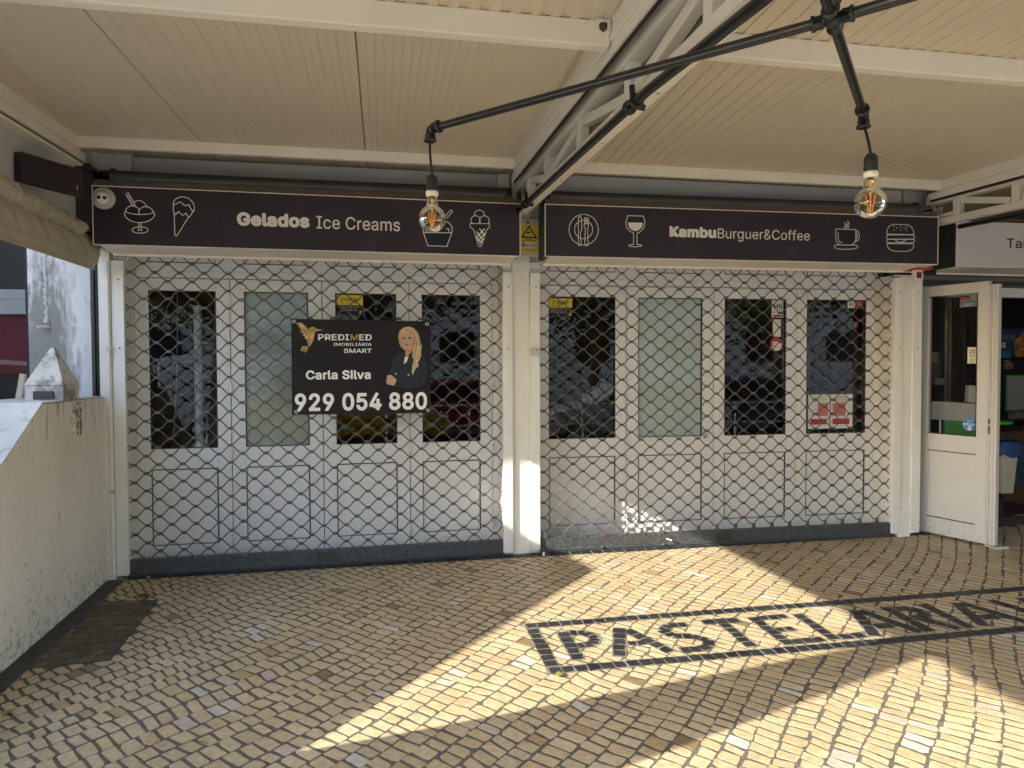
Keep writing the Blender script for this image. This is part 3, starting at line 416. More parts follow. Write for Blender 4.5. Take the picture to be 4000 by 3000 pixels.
stroke([(1.415, T_+.02), (1.415, B_-.02)]); stroke([(1.46, -1.87), (1.62, -1.87)])                                                             # L
stroke([(1.80, T_), (1.665, B_-.02)]); stroke([(1.835, T_), (1.965, B_-.02)]); stroke([(1.76, -1.775), (1.87, -1.775)], .06)                   # A
stroke([(2.03, T_+.02), (2.03, B_-.02)]); stroke([(2.075, -1.56), (2.17, -1.575), (2.21, -1.63), (2.17, -1.695), (2.075, -1.715)], .068, .056); stroke([(2.12, -1.74), (2.225, B_-.02)])    # R
stroke([(2.30, T_+.02), (2.30, B_-.02)])                                                                                                       # I
stroke([(2.53, T_), (2.405, B_-.01)]); stroke([(2.565, T_), (2.70, B_-.01)]); stroke([(2.49, -1.775), (2.61, -1.775)], .06)                    # A
stroke([(2.79, T_), (2.90, B_-.01)]); stroke([(3.02, T_), (2.935, B_+.04)])                                                                   # V
# borders along the shop fronts and the side wall
stroke([(-2.86, -.075), (3.6, -.075)], .085, .09)
stroke([(-2.925, -.12), (-2.925, -4.6)], .11, .10)
o = struct('basalt_lettering_bed', plate); o = ink.build('basalt_lettering', M_basalt); o['kind'] = 'structure'
# inset cover filled with grimy setts
cv = Stones()
def mhp(u, v):
    a = Vector(MH[3]).lerp(Vector(MH[0]), u); c = Vector(MH[2]).lerp(Vector(MH[1]), u); return a.lerp(c, v)
nu, nv = 5, 11
for i in range(nu):
    for j in range(nv):
        u0, u1, v0, v1 = i/nu, (i+1)/nu, j/nv, (j+1)/nv; s_ = .03 if j % 2 else -.03; k = R_.uniform(.35, .95)
        g = lambda: R_.uniform(.02, .05)/nu
        q = [mhp(min(1, max(0, a+s_)), c) for a, c in ((u0+g(), v1-g()*.6), (u1-g(), v1-g()*.6), (u1-g(), v0+g()*.6), (u0+g(), v0+g()*.6))]
        cv.sett(q, .0015, (.15*k, .12*k, .07*k), ch=.15)
mh = Thing('manhole_cover', 'inset rectangular cover filled with grimy dark setts beside the rendered side wall', 'manhole cover', (-2.69, -1.0, fz(-1.0)))
fr_ = MB()
for a, c in zip(MH, MH[1:]+MH[:1]): fr_.obox((a[0], a[1], fz(a[1])-.004), (c[0], c[1], fz(c[1])-.004), .012, .012, M_dark)
mh.part('frame', fr_)
bb = MB(); bb.add([(p[0], p[1], fz(p[1])-.0003) for p in (MH[2], MH[1], MH[0], MH[3])], [(0, 1, 2, 3)], M_gasket); mh.part('bed', bb)
cvo = cv.build('sett_infill', M_stone); cvo.parent = mh.o; cvo.matrix_parent_inverse = mh.o.matrix_world.inverted() if False else Matrix.Translation(Vector((2.69, 1.0, -fz(-1.0))))
# ------------------------------------------------------------------ shop building: lintel, pillars, fascia, interiors
bld = Thing('shop_building', 'white rendered shop building with three shuttered shop openings', 'building', (0, 0.3, 0))
b = MB(); b.box(-3.30, 0.02, .05, .30, 2.30, 3.3, M_plaster); b.box(.0201, 7.5, .05, .30, 2.30, 3.3, M_plaster); b.box(-3.0, 7.5, .30, 4.2, 3.15, 3.35, M_lwall)
bld.part('wall', b)
b = MB(); b.box(-.078, .062, -.022, .30, -.05, 2.97, M_plaster); b.box(-.15, -.078, -.005, .30, -.05, 2.3, M_plaster); b.box(.062, .15, -.005, .30, -.05, 2.3, M_plaster); bld.part('pillar', b, bev=.004)
b = MB(); b.box(3.285, 3.40, -.135, .26, -.05, 2.25, M_plaster); b.box(3.235, 3.50, -.06, .26, -.05, 2.25, M_plaster); bld.part('pillar', b, bev=.004)
b = MB(); b.box(-2.99, -2.86, -.02, .30, -.05, 2.3, M_plaster); bld.part('pillar', b)
b = MB(); b.box(-3.29, -2.80, -.03, .049, 2.30, 2.99, M_white); b.box(-2.795, -.20, -.015, .049, 2.80, 2.97, M_fascia); b.box(-.195, -.10, -.03, .049, 2.80, 2.97, M_white)
for u in (-2.2, -1.55, -.9, -.3): b.lathe([(0, .006), (.008, .005), (.011, 0)], (u, -.016, 2.872), M_gpaper, 10, (0, -1, 0))
b.box(.02, 3.05, -.09, .049, 2.80, 2.97, M_fascia); b.box(3.055, 3.3, -.10, .049, 2.80, 2.97, M_white)
for u in (.55, 1.25, 1.95, 2.6): b.lathe([(0, .006), (.008, .005), (.011, 0)], (u, -.091, 2.865), M_gpaper, 10, (0, -1, 0))
b.box(3.31, 7.4, -.12, .049, 2.78, 2.97, M_fascia)
bld.part('fascia_panel', b)
b = MB(); b.box(-3.06, -2.955, -.30, -.031, 2.42, 2.83, M_dark); b.tube([(-2.97, -.33, 2.80), (-2.97, -.20, 2.80)], .03, M_black, 12); bld.part('corner_shade_block', b, bev=.004)  # dark block added to stand for the shadowy corner
b = MB(); b.box(-2.96, -.11, -.14, -.035, 2.795, 2.835, M_dark); b.box(.02, 3.30, -.20, -.10, 2.76, 2.80, M_dark); bld.part('shutter_housing_board', b)
b = MB(); b.box(-3.0, 3.45, .30, 4.2, -.06, -.002, M_lfloor); struct('interior_floor', b)
b = MB(); b.box(-3.05, 7.5, 4.2, 4.3, -.05, 3.2, M_lwall); b.box(-3.1, -3.0, .30, 4.2, -.05, 3.2, M_lwall); b.box(-.05, .05, .31, 4.2, -.05, 3.2, M_lwall)
b.box(3.42, 3.52, .27, 4.2, -.05, 3.2, M_lwall); b.box(7.4, 7.5, -5.7, 4.2, -.25, 3.2, M_lwall); struct('interior_walls_and_sky_block', b)  # far right wall runs out to the canopy front, added to block sky light
# ------------------------------------------------------------------ canopy roof
RS = .024
def cz(y): return 2.976+RS*(y+.40)
canopy = Thing('canopy_roof', 'cream ribbed sheet canopy roof on white edge beams over the pavement', 'canopy', (0, -.4, 2.976))
def roof_panel(xa, xb, ya, yb, skew, lab=None):
    b = MB(); p = .082; n = max(1, round((xb-xa)/p)); p = (xb-xa)/n; prof = []
    for i in range(n):
        x = xa+i*p
        if i == 0: prof += [(x+.0015, .012), (x+.0035, 0)]
        prof += [(x+p*.48, 0), (x+p*.52, -.0055), (x+p*.96, -.0055)]+([(x+p, 0)] if i < n-1 else [(x+p*.97, 0)])
    prof += [(xb-.0015, .012)]
    m = len(prof); v = []
    for y in (ya, yb):
        v += [(x+skew*(y+.40), y, cz(y)+z) for x, z in prof]
    f = [(i, i+1, m+i+1, m+i)[::-1] for i in range(m-1)]
    t = len(v); v += [(xa+skew*(ya+.4), ya, cz(ya)+.05), (xb+skew*(ya+.4), ya, cz(ya)+.05), (xb+skew*(yb+.4), yb, cz(yb)+.05), (xa+skew*(yb+.4), yb, cz(yb)+.05)]
    f.append((t, t+1, t+2, t+3))
    b.add(v, f, M_panel); return canopy.part('roof_panel', b, label=lab)
YF = -5.75
for xa, xb in ((-3.03, -2.245), (-2.245, -1.182), (-1.182, -.10)): roof_panel(xa, xb, YF, .06, 0)
for xa, xb in ((-.06, .905), (.905, 1.97), (1.97, 3.03), (3.03, 3.75)): roof_panel(xa, xb, YF, .06, .075)
for xa, xb in ((3.63, 4.9), (4.9, 6.2), (6.2, 7.5)): roof_panel(xa, xb, YF, .06, 0)
def slopebox(x0, x1, y0, y1, z0, z1, m=None, b=None):
    b = b or MB(); b.box(x0, x1, y0, y1, z0, z1, m or M_beam, RS, -.40); return b
b = slopebox(-2.98, -.139, -.448, -.40, 2.903, 2.974); canopy.part('edge_beam', b, bev=.004)
b = slopebox(.03, 3.372, -.448, -.40, 2.898, 2.974); canopy.part('edge_beam', b, bev=.004)
b = slopebox(3.56, 7.4, -.448, -.40, 2.898, 2.974); canopy.part('edge_beam', b, bev=.004)
def side_beam(x0, x1, inner):       # two-step folded edge profile
    b = MB()
    if inner > 0:
        slopebox(x0, x1, YF, -.401, 2.895, 2.9735, b=b); slopebox(x0, x1-.010, YF, -.30, 2.842, 2.894, b=b); slopebox(x0, x1-.030, YF, -.31, 2.826, 2.8415, M_gasket, b=b); slopebox(x0-.02, x1-.018, YF, -.33, 2.806, 2.8255, b=b)
    else:
        slopebox(x0, x1, YF, -.401, 2.895, 2.9735, b=b); slopebox(x0+.010, x1, YF, -.30, 2.842, 2.894, b=b); slopebox(x0+.022, x1-.012, YF, -.31, 2.826, 2.8415, M_gasket, b=b)
    canopy.part('side_beam', b, bev=.003)
side_beam(-3.05, -2.98, 1); side_beam(-.139, -.095, -1); side_beam(3.372, 3.43, -1)
for x0, x1 in ((-2.979, -.1395), (.05, 3.371), (3.56, 7.4)):
    for yy in (-2.56, -4.72):
        b = slopebox(x0, x1, yy, yy+.062, 2.868, 2.9725); canopy.part('purlin', b, bev=.006)
b = slopebox(-3.05, 7.5, YF-.06, YF-.001, 2.85, 3.05); canopy.part('fascia_board', b)
b = MB()
for y0 in (-2.50,): b.box(-.205, -.145, y0-.085, y0-.064, cz(y0)-.060, cz(y0)-.012, M_beam); b.lathe([(0, -.034), (.010, -.026), (.016, -.016), (.017, 0)], (-.178, y0-.090, cz(y0)-.035), M_rust, 12)
canopy.part('bolt_bracket', b)
b = slopebox(-3.4, -3.0, YF, .05, 3.0, 3.06); canopy.part('side_cap', b)
b = slopebox(-.13, .0, YF, .05, 3.03, 3.06); canopy.part('ridge_cap', b)
# trusses
def truss(xc, label, first):
    t = Thing('roof_truss', label, 'truss', (xc, -.3, 2.65), group='lattice trusses under the canopy')
    def cb(y): return 2.652+.0335*y            # underside of the bottom chord
    x0, x1 = xc-.038, xc+.038
    b = MB(); b.add([(x, y, cb(y)+z) for y in (YF, -.12) for z in (0, .055) for x in (x0, x1)], [(0, 2, 3, 1), (4, 5, 7, 6), (0, 1, 5, 4), (2, 6, 7, 3), (0, 4, 6, 2), (1, 3, 7, 5)], M_beam)
    t.part('bottom_chord', b, bev=.006)
    b = MB(); b.add([(x, y, cz(y)+z) for y in (YF, -.20) for z in (-.16, -.09) for x in (x0-.012, x1-.006)], [(0, 2, 3, 1), (4, 5, 7, 6), (0, 1, 5, 4), (2, 6, 7, 3), (0, 4, 6, 2), (1, 3, 7, 5)], M_beam)
    t.part('top_chord', b, bev=.005)
    b = MB(); b.add([(xc+.030+x, y, z0_) for x in (0, .012) for y, z0_ in ((YF, cb(YF)+.056), (-.13, cb(-.13)+.056), (-.13, cz(-.13)-.001), (YF, cz(YF)-.001))], [(3, 2, 1, 0), (4, 5, 6, 7), (0, 1, 5, 4), (1, 2, 6, 5), (2, 3, 7, 6), (3, 0, 4, 7)], mat('olive web plate', (.20, .175, .12), .6)); t.part('web_plate', b)
    ys = [-.50, -1.03, -1.78, -2.52, -3.26, -4.0, -4.74]
    for y in ys:
        b = MB(); b.box(xc-.036, xc+.022, y-.03, y+.03, cb(y)+.05, cz(y)-.155, M_beam); t.part('upright', b, bev=.004)
    for i, (a, c) in enumerate(zip(ys, ys[1:])):
        b = MB(); p0 = (xc, a-.04, cz(a)-.175); p1 = (xc, c+.05, cb(c)+.075)
        if i % 2: p0, p1 = (xc, a-.05, cb(a)+.075), (xc, c+.04, cz(c)-.175)
        b.obox(p0, p1, .05, .05, M_beam); t.part('diagonal', b, bev=.004)
    b = MB(); b.box(xc-.03, xc+.03, -.47, -.13, 2.70, 2.725, M_beam); b.box(xc-.05, xc-.035, -.28, -.16, 2.715, 2.79, M_dark); b.lathe([(0, .012), (.012, .010), (.02, 0)], (xc-.05, -.22, 2.76), M_chrome, 10, (-1, 0, 0)); t.part('end_bracket', b)
    for y in (-1.25, -2.05, -2.75, -3.3):
        b = MB(); b.lathe([(0, .0022), (.0045, .0018), (.006, 0)], (xc+.012, y, cb(y)), M_rust, 8, (0, 0, -1)); t.part('screw', b)
    return t
truss(-.018, 'cream lattice truss running from the centre pillar towards the street', True)
truss(3.50, 'cream lattice truss at the right, above the gap between dark and white signs', False)
# ------------------------------------------------------------------ the two closed shops
def shop(a, u0, u1, seams, gl, nm, lat, labels, signbox):
    """door frame, four folding leaves, rolling grille; a = turn of the frame, gl = glass width"""
    yd = .22
    fr = Thing('door_frame', 'white aluminium frame around the folding doors of the %s' % nm, 'door frame', ((u0+u1)/2, yd, 0), a, 'white frames around the folding doors')
    b = MB()
    b.box(u0, u1, yd+.012, yd+.06, 2.152, 2.205, M_door); b.box(u0, u1, yd+.004, yd+.06, 2.2055, 2.36, M_door)
    b.box(u0, seams[0]-.002, yd+.004, yd+.06, -.02, 2.1515, M_door); b.box(seams[4]+.002, u1, yd+.004, yd+.06, -.02, 2.1515, M_door)
    b.box(u0, u1, yd+.0, yd+.07, 2.222, 2.228, M_door); fr.part('head_and_jambs', b, bev=.003)
    b = MB()
    for i in range(4):
        c = (seams[i]+seams[i+1])/2; b.box(c-gl/2, c+gl/2, yd+.0005, yd+.02, 2.262, 2.268, M_gasket); b.box(c-gl/2, c-gl/2+.005, yd+.0005, yd+.02, 2.268, 2.33, M_gasket); b.box(c+gl/2-.005, c+gl/2, yd+.0005, yd+.02, 2.268, 2.33, M_gasket)
    fr.part('transom_seal', b)
    leaves = []
    for i in range(4):
        s0, s1 = seams[i]+.003, seams[i+1]-.003; c = (s0+s1)/2; g0, g1 = c-gl/2, c+gl/2
        t = Thing('folding_door', labels[i], 'door', (c, yd, .02), a, 'white folding door leaves of the closed shops')
        b = MB()
        for q in ((s0, g0, .04, 2.145), (g1, s1, .04, 2.145)): b.box(q[0], q[1], yd, yd+.045, q[2], q[3], M_door)
        b.box(g0, g1, yd, yd+.045, 2.055, 2.145, M_door); b.box(g0, g1, yd, yd+.045, .725, .877, M_door); b.box(g0, g1, yd, yd+.045, .04, .152, M_door)
        t.part('frame', b, bev=.0025)
        b = MB(); b.box(g0+.004, g1-.004, yd+.006, yd+.04, .156, .721, M_door); t.part('lower_panel', b, bev=.002)
        b = MB()
        for z0, z1 in ((.877, 2.055), (.152, .725)):
            k = .0055
            b.box(g0, g0+k, yd-.0012, yd+.02, z0, z1, M_gasket); b.box(g1-k*(1.6), g1, yd-.0012, yd+.02, z0, z1, M_gasket); b.box(g0+k, g1-k*1.6, yd-.0012, yd+.02, z0, z0+k, M_gasket); b.box(g0+k, g1-k*1.6, yd-.0012, yd+.02, z1-k*1.3, z1, M_gasket)
        t.part('gasket', b)
        b = MB(); b.add([(g0+.006, yd+.012, .883), (g1-.009, yd+.012, .883), (g1-.009, yd+.012, 2.048), (g0+.006, yd+.012, 2.048)], [(0, 1, 2, 3)], (M_frostd if a > 0 else M_frost) if i == 1 else M_glass)
        t.part('glass_pane', b, label='frosted grey green pane' if i == 1 else None)
        hs = {0: s0, 1: s1 if a > 0 else s0, 2: s1, 3: s1}[i] if True else s0
        if i in (0, 3):
            for hz in (1.93, 1.28, .80, .17):
                b = MB(); hx = s0 if i == 0 else s1; b.tube([(hx, yd-.012, hz), (hx, yd-.012, hz+.095)], .009, M_door, 10); b.box(hx-.0095, hx+.0095, yd-.0215, yd-.002, hz+.044, hz+.049, M_gasket); t.part('hinge', b)
        if i in (1, 2) :
            for hz in (1.93, 1.28, .80, .17):
                b = MB(); hx = s0 if i == 1 else s1; b.tube([(hx, yd-.010, hz), (hx, yd-.010, hz+.085)], .0075, M_door, 10); t.part('hinge', b)
        leaves.append(t)
    # rolling grille
    L0, L1, pu, pz, zs, nr = lat
    g = Thing('rolling_grille', 'lowered steel lattice grille in front of the %s doors' % nm, 'security grille', ((u0+u1)/2, 0, 0), a, 'rolling lattice grilles of the closed shops')
    b = MB(); hw = .0045
    def wire(P):
        n = len(P)
        for i in range(n):
            pass
        o = len(b.v); k = b.mi(M_wire)
        for i, (u, z, y) in enumerate(P):
            d = Vector((P[min(i+1, n-1)][0]-P[max(i-1, 0)][0], P[min(i+1, n-1)][1]-P[max(i-1, 0)][1])).normalized(); nx, nz = -d.y*hw, d.x*hw
            for q in range(6):
                cq, sq = math.cos(math.pi*q/3), math.sin(math.pi*q/3); b.v.append((u+nx*cq, y-hw*sq, z+nz*cq))
        for i in range(n-1):
            for j in range(6): b.f.append([o+i*6+j, o+i*6+(j+1) % 6, o+(i+1)*6+(j+1) % 6, o+(i+1)*6+j][::-1]); b.m.append(k); b.sm.append(True)
    fl_ = .019
    for r in range(nr):
        zt = zs-r*pz; zb = zt-pz; pts = []; off = (r % 2)*pu/2; jz = lambda: R_.uniform(-.0016, .0016); y = R_.uniform(-.001, .001)
        c = L0+off-pu*math.ceil((L0+off-u0)/pu+1)
        while c < u1+pu:
            for u, z in ((c-.011, zt-.0046), (c+.011, zt-.0046), (c+.022, zt-.0105), (c+pu/2-.022, zb+.0105), (c+pu/2-.011, zb+.0046), (c+pu/2+.011, zb+.0046), (c+pu/2+.022, zb+.0105), (c+pu-.022, zt-.0105)): pts.append((u, z+jz()*.6, y))
            c += pu
        pts = [p for p in pts if u0-.02 < p[0] < u1+.02]; wire(pts)
        c = L0+off-pu*math.ceil((L0+off-u0)/pu+1)
        while c < u1:
            if u0 < c < u1:
                cu = c+R_.uniform(-.002, .002); b.box(cu-.0165, cu+.0165, -.0075, .0075, zt-.0098+jz(), zt+.0098, M_wire)
            c += pu
    zb = zs-nr*pz; c = L0+(nr % 2)*pu/2-pu*math.ceil((L0-u0)/pu+1)
    g.part('lattice', b)
    b = MB()
    b.prism([(u0-.004, 0), (u1+.004, 0), (u1+.004, .008), (u0-.004, .008)], -.032, .028, M_galv)
    b.prismx([(-.024, .030), (-.030, .028), (-.030, .012), (.02, .012), (.02, .118), (-.020, .118), (-.024, .112)], u0-.004, u1+.004, M_galv)
    bo = g.part('bottom_bar', b, bev=.002)
    while c < u1:
        if u0+.01 < c < u1-.01:
            b = MB(); b.prism([(c-.026, .112), (c+.026, .112), (c+.026, .128), (c+.013, .140), (c+.013, zb+.014), (c-.013, zb+.014), (c-.013, .140), (c-.026, .128)], -.029, -.0245, M_wire); g.part('bottom_clip', b, bo)
        c += pu
    lk = -1.5 if a > 0 else 1.696
    b = MB(); b.box(lk-.075, lk+.075, -.0330, -.024, .036, .100, M_dark); b.lathe([(0, .006), (.011, .005), (.013, 0)], (lk, -.033, .066), M_brown, 12, (0, -1, 0)); g.part('lock_plate', b, bo, bev=.002)
    for k in range(5): uu = u0+.5+k*.52; b = MB(); b.lathe([(0, .014), (.007, .012), (.009, 0)], (uu, -.030, .025), M_galv, 8, (0, -1, 0)); g.part('bolt_head', b, bo)
    b = MB(); b.tube([(u0+.03, -.25, 2.757), (u1-.03, -.25, 2.757)], .043, M_tube, 22); g.part('roller_tube', b)
    for u in (u0+.03, u1-.03): b = MB(); b.lathe([(0, -.012), (.055, -.012), (.055, .012), (0, .012)], (u, -.25, 2.757), M_dark, 20, (1, 0, 0)); b.box(u-.006, u+.006, -.27, -.05, 2.66, 2.73, M_white); g.part('roller_end', b)
    return g, leaves
GL = shop(AL, -2.862, -.146, [-2.868+.0, -2.2035, -1.532, -.864, -.196], .467, 'ice cream shop', (-2.739+.08125, 0, .1625, .0622, 2.284, 35),
          ['white folding door nearest the rendered side wall, wires hanging behind its dark glass', 'white folding door with a frosted pane, partly behind the estate agent board',
           'white folding door half hidden by the estate agent board, yellow sticker at its top', 'white folding door just left of the centre pillar, cars mirrored in its glass'], None)
GR = shop(AR, .148, 3.262, [.17, .9315, 1.712, 2.478, 3.245], .569, 'burger and coffee shop', (.416, 0, .1622, .0610, 2.286, 35),
          ['white folding door just right of the centre pillar, yellow sticker at its top left', 'white folding door with a pale frosted pane behind the right grille',
           'white folding door with a payment sticker and a round red sticker on its dark glass', 'white folding door with two red and white notices low in its glass'], None)
# guide rails and posts (channels screwed to the pillars)
def rail(u0, u1, y0, y1, z0, z1, a, label, notch=None):
    b = MB(); b.box(u0, u1, y0, y1, z0, z1, M_white)
    for z in (.25, .95, 1.62, 2.1):
        b.lathe([(0, .002), (.005, .0018), (.0065, 0)], ((u0+u1)/2+.008, y0, z), M_rust if z > 1 else M_gpaper, 8, (0, -1, 0))
    t = Thing('guide_rail', label, 'guide rail', ((u0+u1)/2, y0, z0), a, 'white steel grille guide rails', mb=None)
    t.part('channel', b, bev=.003); 
    b = MB(); b.box(u0+.01, u1+.03, y0+.025, y0+.048, z1+.008, z1+.03, M_gpaper); t.part('stop_bracket', b, bev=.002); return t
rail(-2.931, -2.851, -.045, .03, .018, 2.232, AL, 'white steel guide rail nearest the rendered side wall')
rail(-.156, -.080, -.04, .03, .02, 2.212, AL, 'white steel guide rail on the left edge of the centre pillar')
rail(.063, .140, -.04, .03, .028, 2.215, AR, 'white steel guide rail on the right edge of the centre pillar')
rail(3.222, 3.296, -.05, .03, .03, 2.222, AR, 'white steel guide rail at the right end of the burger shop grille')
rail(3.397, 3.482, -.05, .03, .03, 2.224, AR, 'white steel guide rail beside the open tobacconist door')
b = MB(); b.box(-3.008, -2.934, -.060, .03, -.02, 2.31, M_white); b.tube([(-2.945, -.066, .0), (-2.945, -.066, 2.22)], .007, M_white, 8)
for z in (1.62, .62): b.box(-2.96, -2.925, -.078, -.06, z-.012, z+.012, M_gpaper)
t = Thing('corner_post', 'white corner post with a thin conduit clipped to it beside the side opening', 'post', (-2.97, -.06, 0), AL); t.part('post', b, bev=.003)
b = MB(); b.box(-3.052, -3.030, -.075, .04, -.03, 2.4, M_dark); b.box(-3.029, -3.012, -.060, .04, -.03, 2.4, M_black)
Thing('awning_track', 'dark vertical awning track beside the white corner post', 'track', (-3.03, -.06, 0), AL, mb=b, bev=.002)

# ------------------------------------------------------------------ signs
def icon(t, key, name, y=-.3005):
    ln, fl = ICONS[key]; b = MB()
    for p in fl: b.poly(p, y-.0006, M_print if key == 'wine' else M_icon)
    for i, (p, c) in enumerate(ln): b.ribbon(p, .010 if c == 2 else .0052, y-.0012-.00008*i, M_print, c == 1)
    return t.part(name, b)
def signbox(name, label, a, u0, u1, z0, z1, face, soff):
    t = Thing(name, label, 'shop sign', ((u0+u1)/2, -.3, z0), a)
    b = MB(); b.box(u0, u1, -.2995, -.2905, z0+.002, z1-.002, face); t.part('face_panel', b)
    b = MB(); b.box(u0-.004, u1+.004, -.290, -.05, z0+.0015, z1-.002, M_dark); t.part('box', b)
    b = MB(); k = .006
    b.box(u0-k, u1+k, -.3025, -.28, z1-.0015, z1+.004, M_print); b.box(u0-k, u0, -.3022, -.292, z0, z1-.0016, M_print); b.box(u1, u1+k, -.3022, -.292, z0, z1-.0016, M_print); b.box(u0, u1, -.3018, -.28, z0-.003, z0+.0018, M_print)
    t.part('edge_trim', b)
    b = MB(); b.prismx([(-.2995, z0-.0032), (-.052, z0-.022), (-.052, z0-.037), (-.046, z0-.037), (-.046, z0+.001), (-.2995, z0+.001)], u0+.03, u1-.02, soff); t.part('soffit', b)
    b = MB(); b.box(u0, u1, -.285, -.06, z1+.0045, z1+.046, M_brown); t.part('top_board', b)
    return t
s1 = signbox('shop_sign', 'dark aubergine sign with four outlined ice cream icons above the left grille', AL, -2.942, -.076, 2.299, 2.681, M_sign, M_beam)
b = MB(); text(b, 'Gelados', -2.050, -1.573, 2.452, 2.546, -.3012, M_print, .046); text(b, 'Ice Creams', -1.526, -.950, 2.450, 2.540, -.3012, M_print, .006); s1.part('lettering', b)
for k, n in (('sundae', 'sundae_icon'), ('dipped_cone', 'dipped_cone_icon'), ('ice_cup', 'ice_cream_cup_icon'), ('triple_cone', 'triple_cone_icon')): icon(s1, k, n)
s2 = signbox('shop_sign', 'dark aubergine sign with plate, wine glass, coffee cup and burger icons', AR, .133, 3.406, 2.303, 2.686, M_sign, M_beam)
b = MB(); text(b, 'Kambu', 1.101, 1.480, 2.468, 2.552, -.3012, M_print, .046); text(b, 'Burguer&Coffee', 1.494, 2.269, 2.447, 2.548, -.3012, M_print, .0); s2.part('lettering', b)
icon(s2, 'plate', 'plate_icon'); wi = icon(s2, 'wine_glass', 'wine_glass_icon'); icon(s2, 'wine', 'wine_fill', -.3012); icon(s2, 'coffee_cup', 'coffee_cup_icon'); icon(s2, 'burger', 'burger_icon')
s3 = signbox('shop_sign', 'white sign with dark lettering above the open tobacconist door', 0, 3.672, 7.2, 2.308, 2.682, mat('white sign face', (.60, .575, .575), .45, var=.02), M_beam)
b = MB(); text(b, 'Tab', 4.159, 4.40, 2.474, 2.556, -.3012, M_txtd, .012); s3.part('lettering', b)
# ------------------------------------------------------------------ estate agent board
M_bprint = mat('white board print', (.88, .87, .83), .5, var=.02)
ba = Thing('estate_agent_board', 'black estate agent board with a phone number and a portrait, tied to the left grille', 'notice board', (-1.228, -.03, 1.132), AL)
b = MB(); b.prism([(-1.735, 1.133), (-.722, 1.129), (-.718, 1.828), (-1.733, 1.838)], -.030, -.026, M_board); ba.part('panel', b)
b = MB(); y = -.0306
text(b, 'PREDI', -1.543, -1.321, 1.682, 1.727, y, M_bprint, .012); text(b, 'M', -1.310, -1.256, 1.682, 1.727, y, M_gold, .012); text(b, 'ED', -1.247, -1.156, 1.682, 1.727, y, M_bprint, .012)
text(b, 'IMOBILIÁRIA', -1.434, -1.157, 1.641, 1.668, y, M_bprint, .008); text(b, 'SMART', -1.360, -1.157, 1.588, 1.620, y, M_bprint, .012); ba.part('agency_lettering', b)
b = MB()
text(b, 'Carla Silva', -1.634, -1.166, 1.391, 1.460, y, M_bprint, .026); ba.part('name_lettering', b); b = MB(); text(b, '929 054 880', -1.715, -.746, 1.156, 1.290, y, M_bprint, .026); ba.part('phone_number', b)
b = MB()
for i, k in enumerate(('bird2', 'bird3', 'bird1')): b.poly(PORTRAIT[k], y-.0003*i, M_gold)
b.poly(PORTRAIT['birdgap'], y-.0012, M_board); ba.part('bird_emblem', b)
b = MB(); j = 0
M_lapel = mat('printed dark lapel', (.006, .008, .018), .5); M_lock = mat('printed pale hair', (.62, .47, .25), .5, var=.35, vs=42, stretch=(2.5, 1, .6)); M_eye = mat('printed eyes', (.07, .035, .025), .5)
for k, m in (('hair', M_hair), ('neck', mat('printed neck', (.47, .25, .17), .5)), ('jacket', M_navy), ('shirt', M_paper), ('lapel', M_lapel), ('sleeve', M_lapel), ('face', M_skin), ('fringe', M_hair), ('lock', M_lock), ('eye1', M_eye), ('eye2', M_eye), ('nose', mat('printed nose', (.44, .23, .15), .5)), ('mouth', M_lip), ('hand', M_skin), ('b1', M_gpaper), ('b2', M_gpaper)):
    b.poly(PORTRAIT[k], y-.00025*j, m); j += 1
for (xa, za), (xb, zb) in zip([PORTRAIT['hand'][3], PORTRAIT['hand'][1], PORTRAIT['hand'][5]], [(-1.462+.0, 1.40), (-1.0, 1.38), (-1.0, 1.42)]): pass
M_shade = mat('printed warm shade', (.40, .225, .155), .5); M_hd = mat('printed dark hair', (.30, .19, .085), .5, var=.3, vs=60); M_hl = mat('printed light hair', (.72, .58, .36), .5, var=.2, vs=60)
def at(px, pz): return (-.9357+(px-1725)*.000518, 1.7128-(pz-420)*.000524)          # board drawing units to metres
def soft(pts, m, y): b.poly([at(*p) for p in pts], y, m)
soft([(1890, 420), (1920, 450), (1922, 520), (1890, 590), (1850, 608), (1876, 560), (1896, 500)], M_shade, y-.0046); soft([(1785, 606), (1850, 614), (1876, 602), (1872, 640), (1830, 650), (1795, 636)], M_shade, y-.0046); soft([(1728, 424), (1745, 440), (1742, 500), (1760, 552), (1738, 515), (1726, 470)], M_shade, y-.0046)
for a_, w_, m_ in (([(1712, 350), (1695, 420), (1700, 500), (1725, 570)], .0024, M_hd), ([(1770, 296), (1735, 350), (1722, 410)], .0022, M_hl), ([(1840, 284), (1905, 330), (1950, 420), (1968, 520), (1985, 600)], .003, M_hl), ([(1880, 330), (1930, 420), (1945, 540), (1935, 640), (1915, 740), (1925, 850)], .003, M_hd), ([(1975, 470), (1998, 580), (1975, 690), (1950, 760)], .0026, M_hd), ([(1960, 560), (1945, 680), (1905, 790), (1900, 900)], .0024, M_hl), ([(1930, 600), (1900, 690), (1895, 760), (1880, 860)], .002, M_hd), ([(1720, 560), (1745, 600), (1775, 620)], .0026, M_hd)):
    b.ribbon([at(*p) for p in a_], w_, y-.0052, m_)
for a_ in ([(1735, 420), (1758, 412), (1784, 420)], [(1812, 420), (1840, 410), (1872, 418)]): b.ribbon([at(*p) for p in a_], .0014, y-.0053, M_hd)
for a_ in ([(1640, 700), (1600, 850), (1575, 980)], [(1960, 900), (1930, 1000), (1940, 1070)], [(1660, 1040), (1800, 1090), (1980, 1100)], [(1800, 900), (1790, 1060)]): b.ribbon([at(*p) for p in a_], .0022, y-.0053, mat('printed cloth fold', (.018, .022, .042), .5))
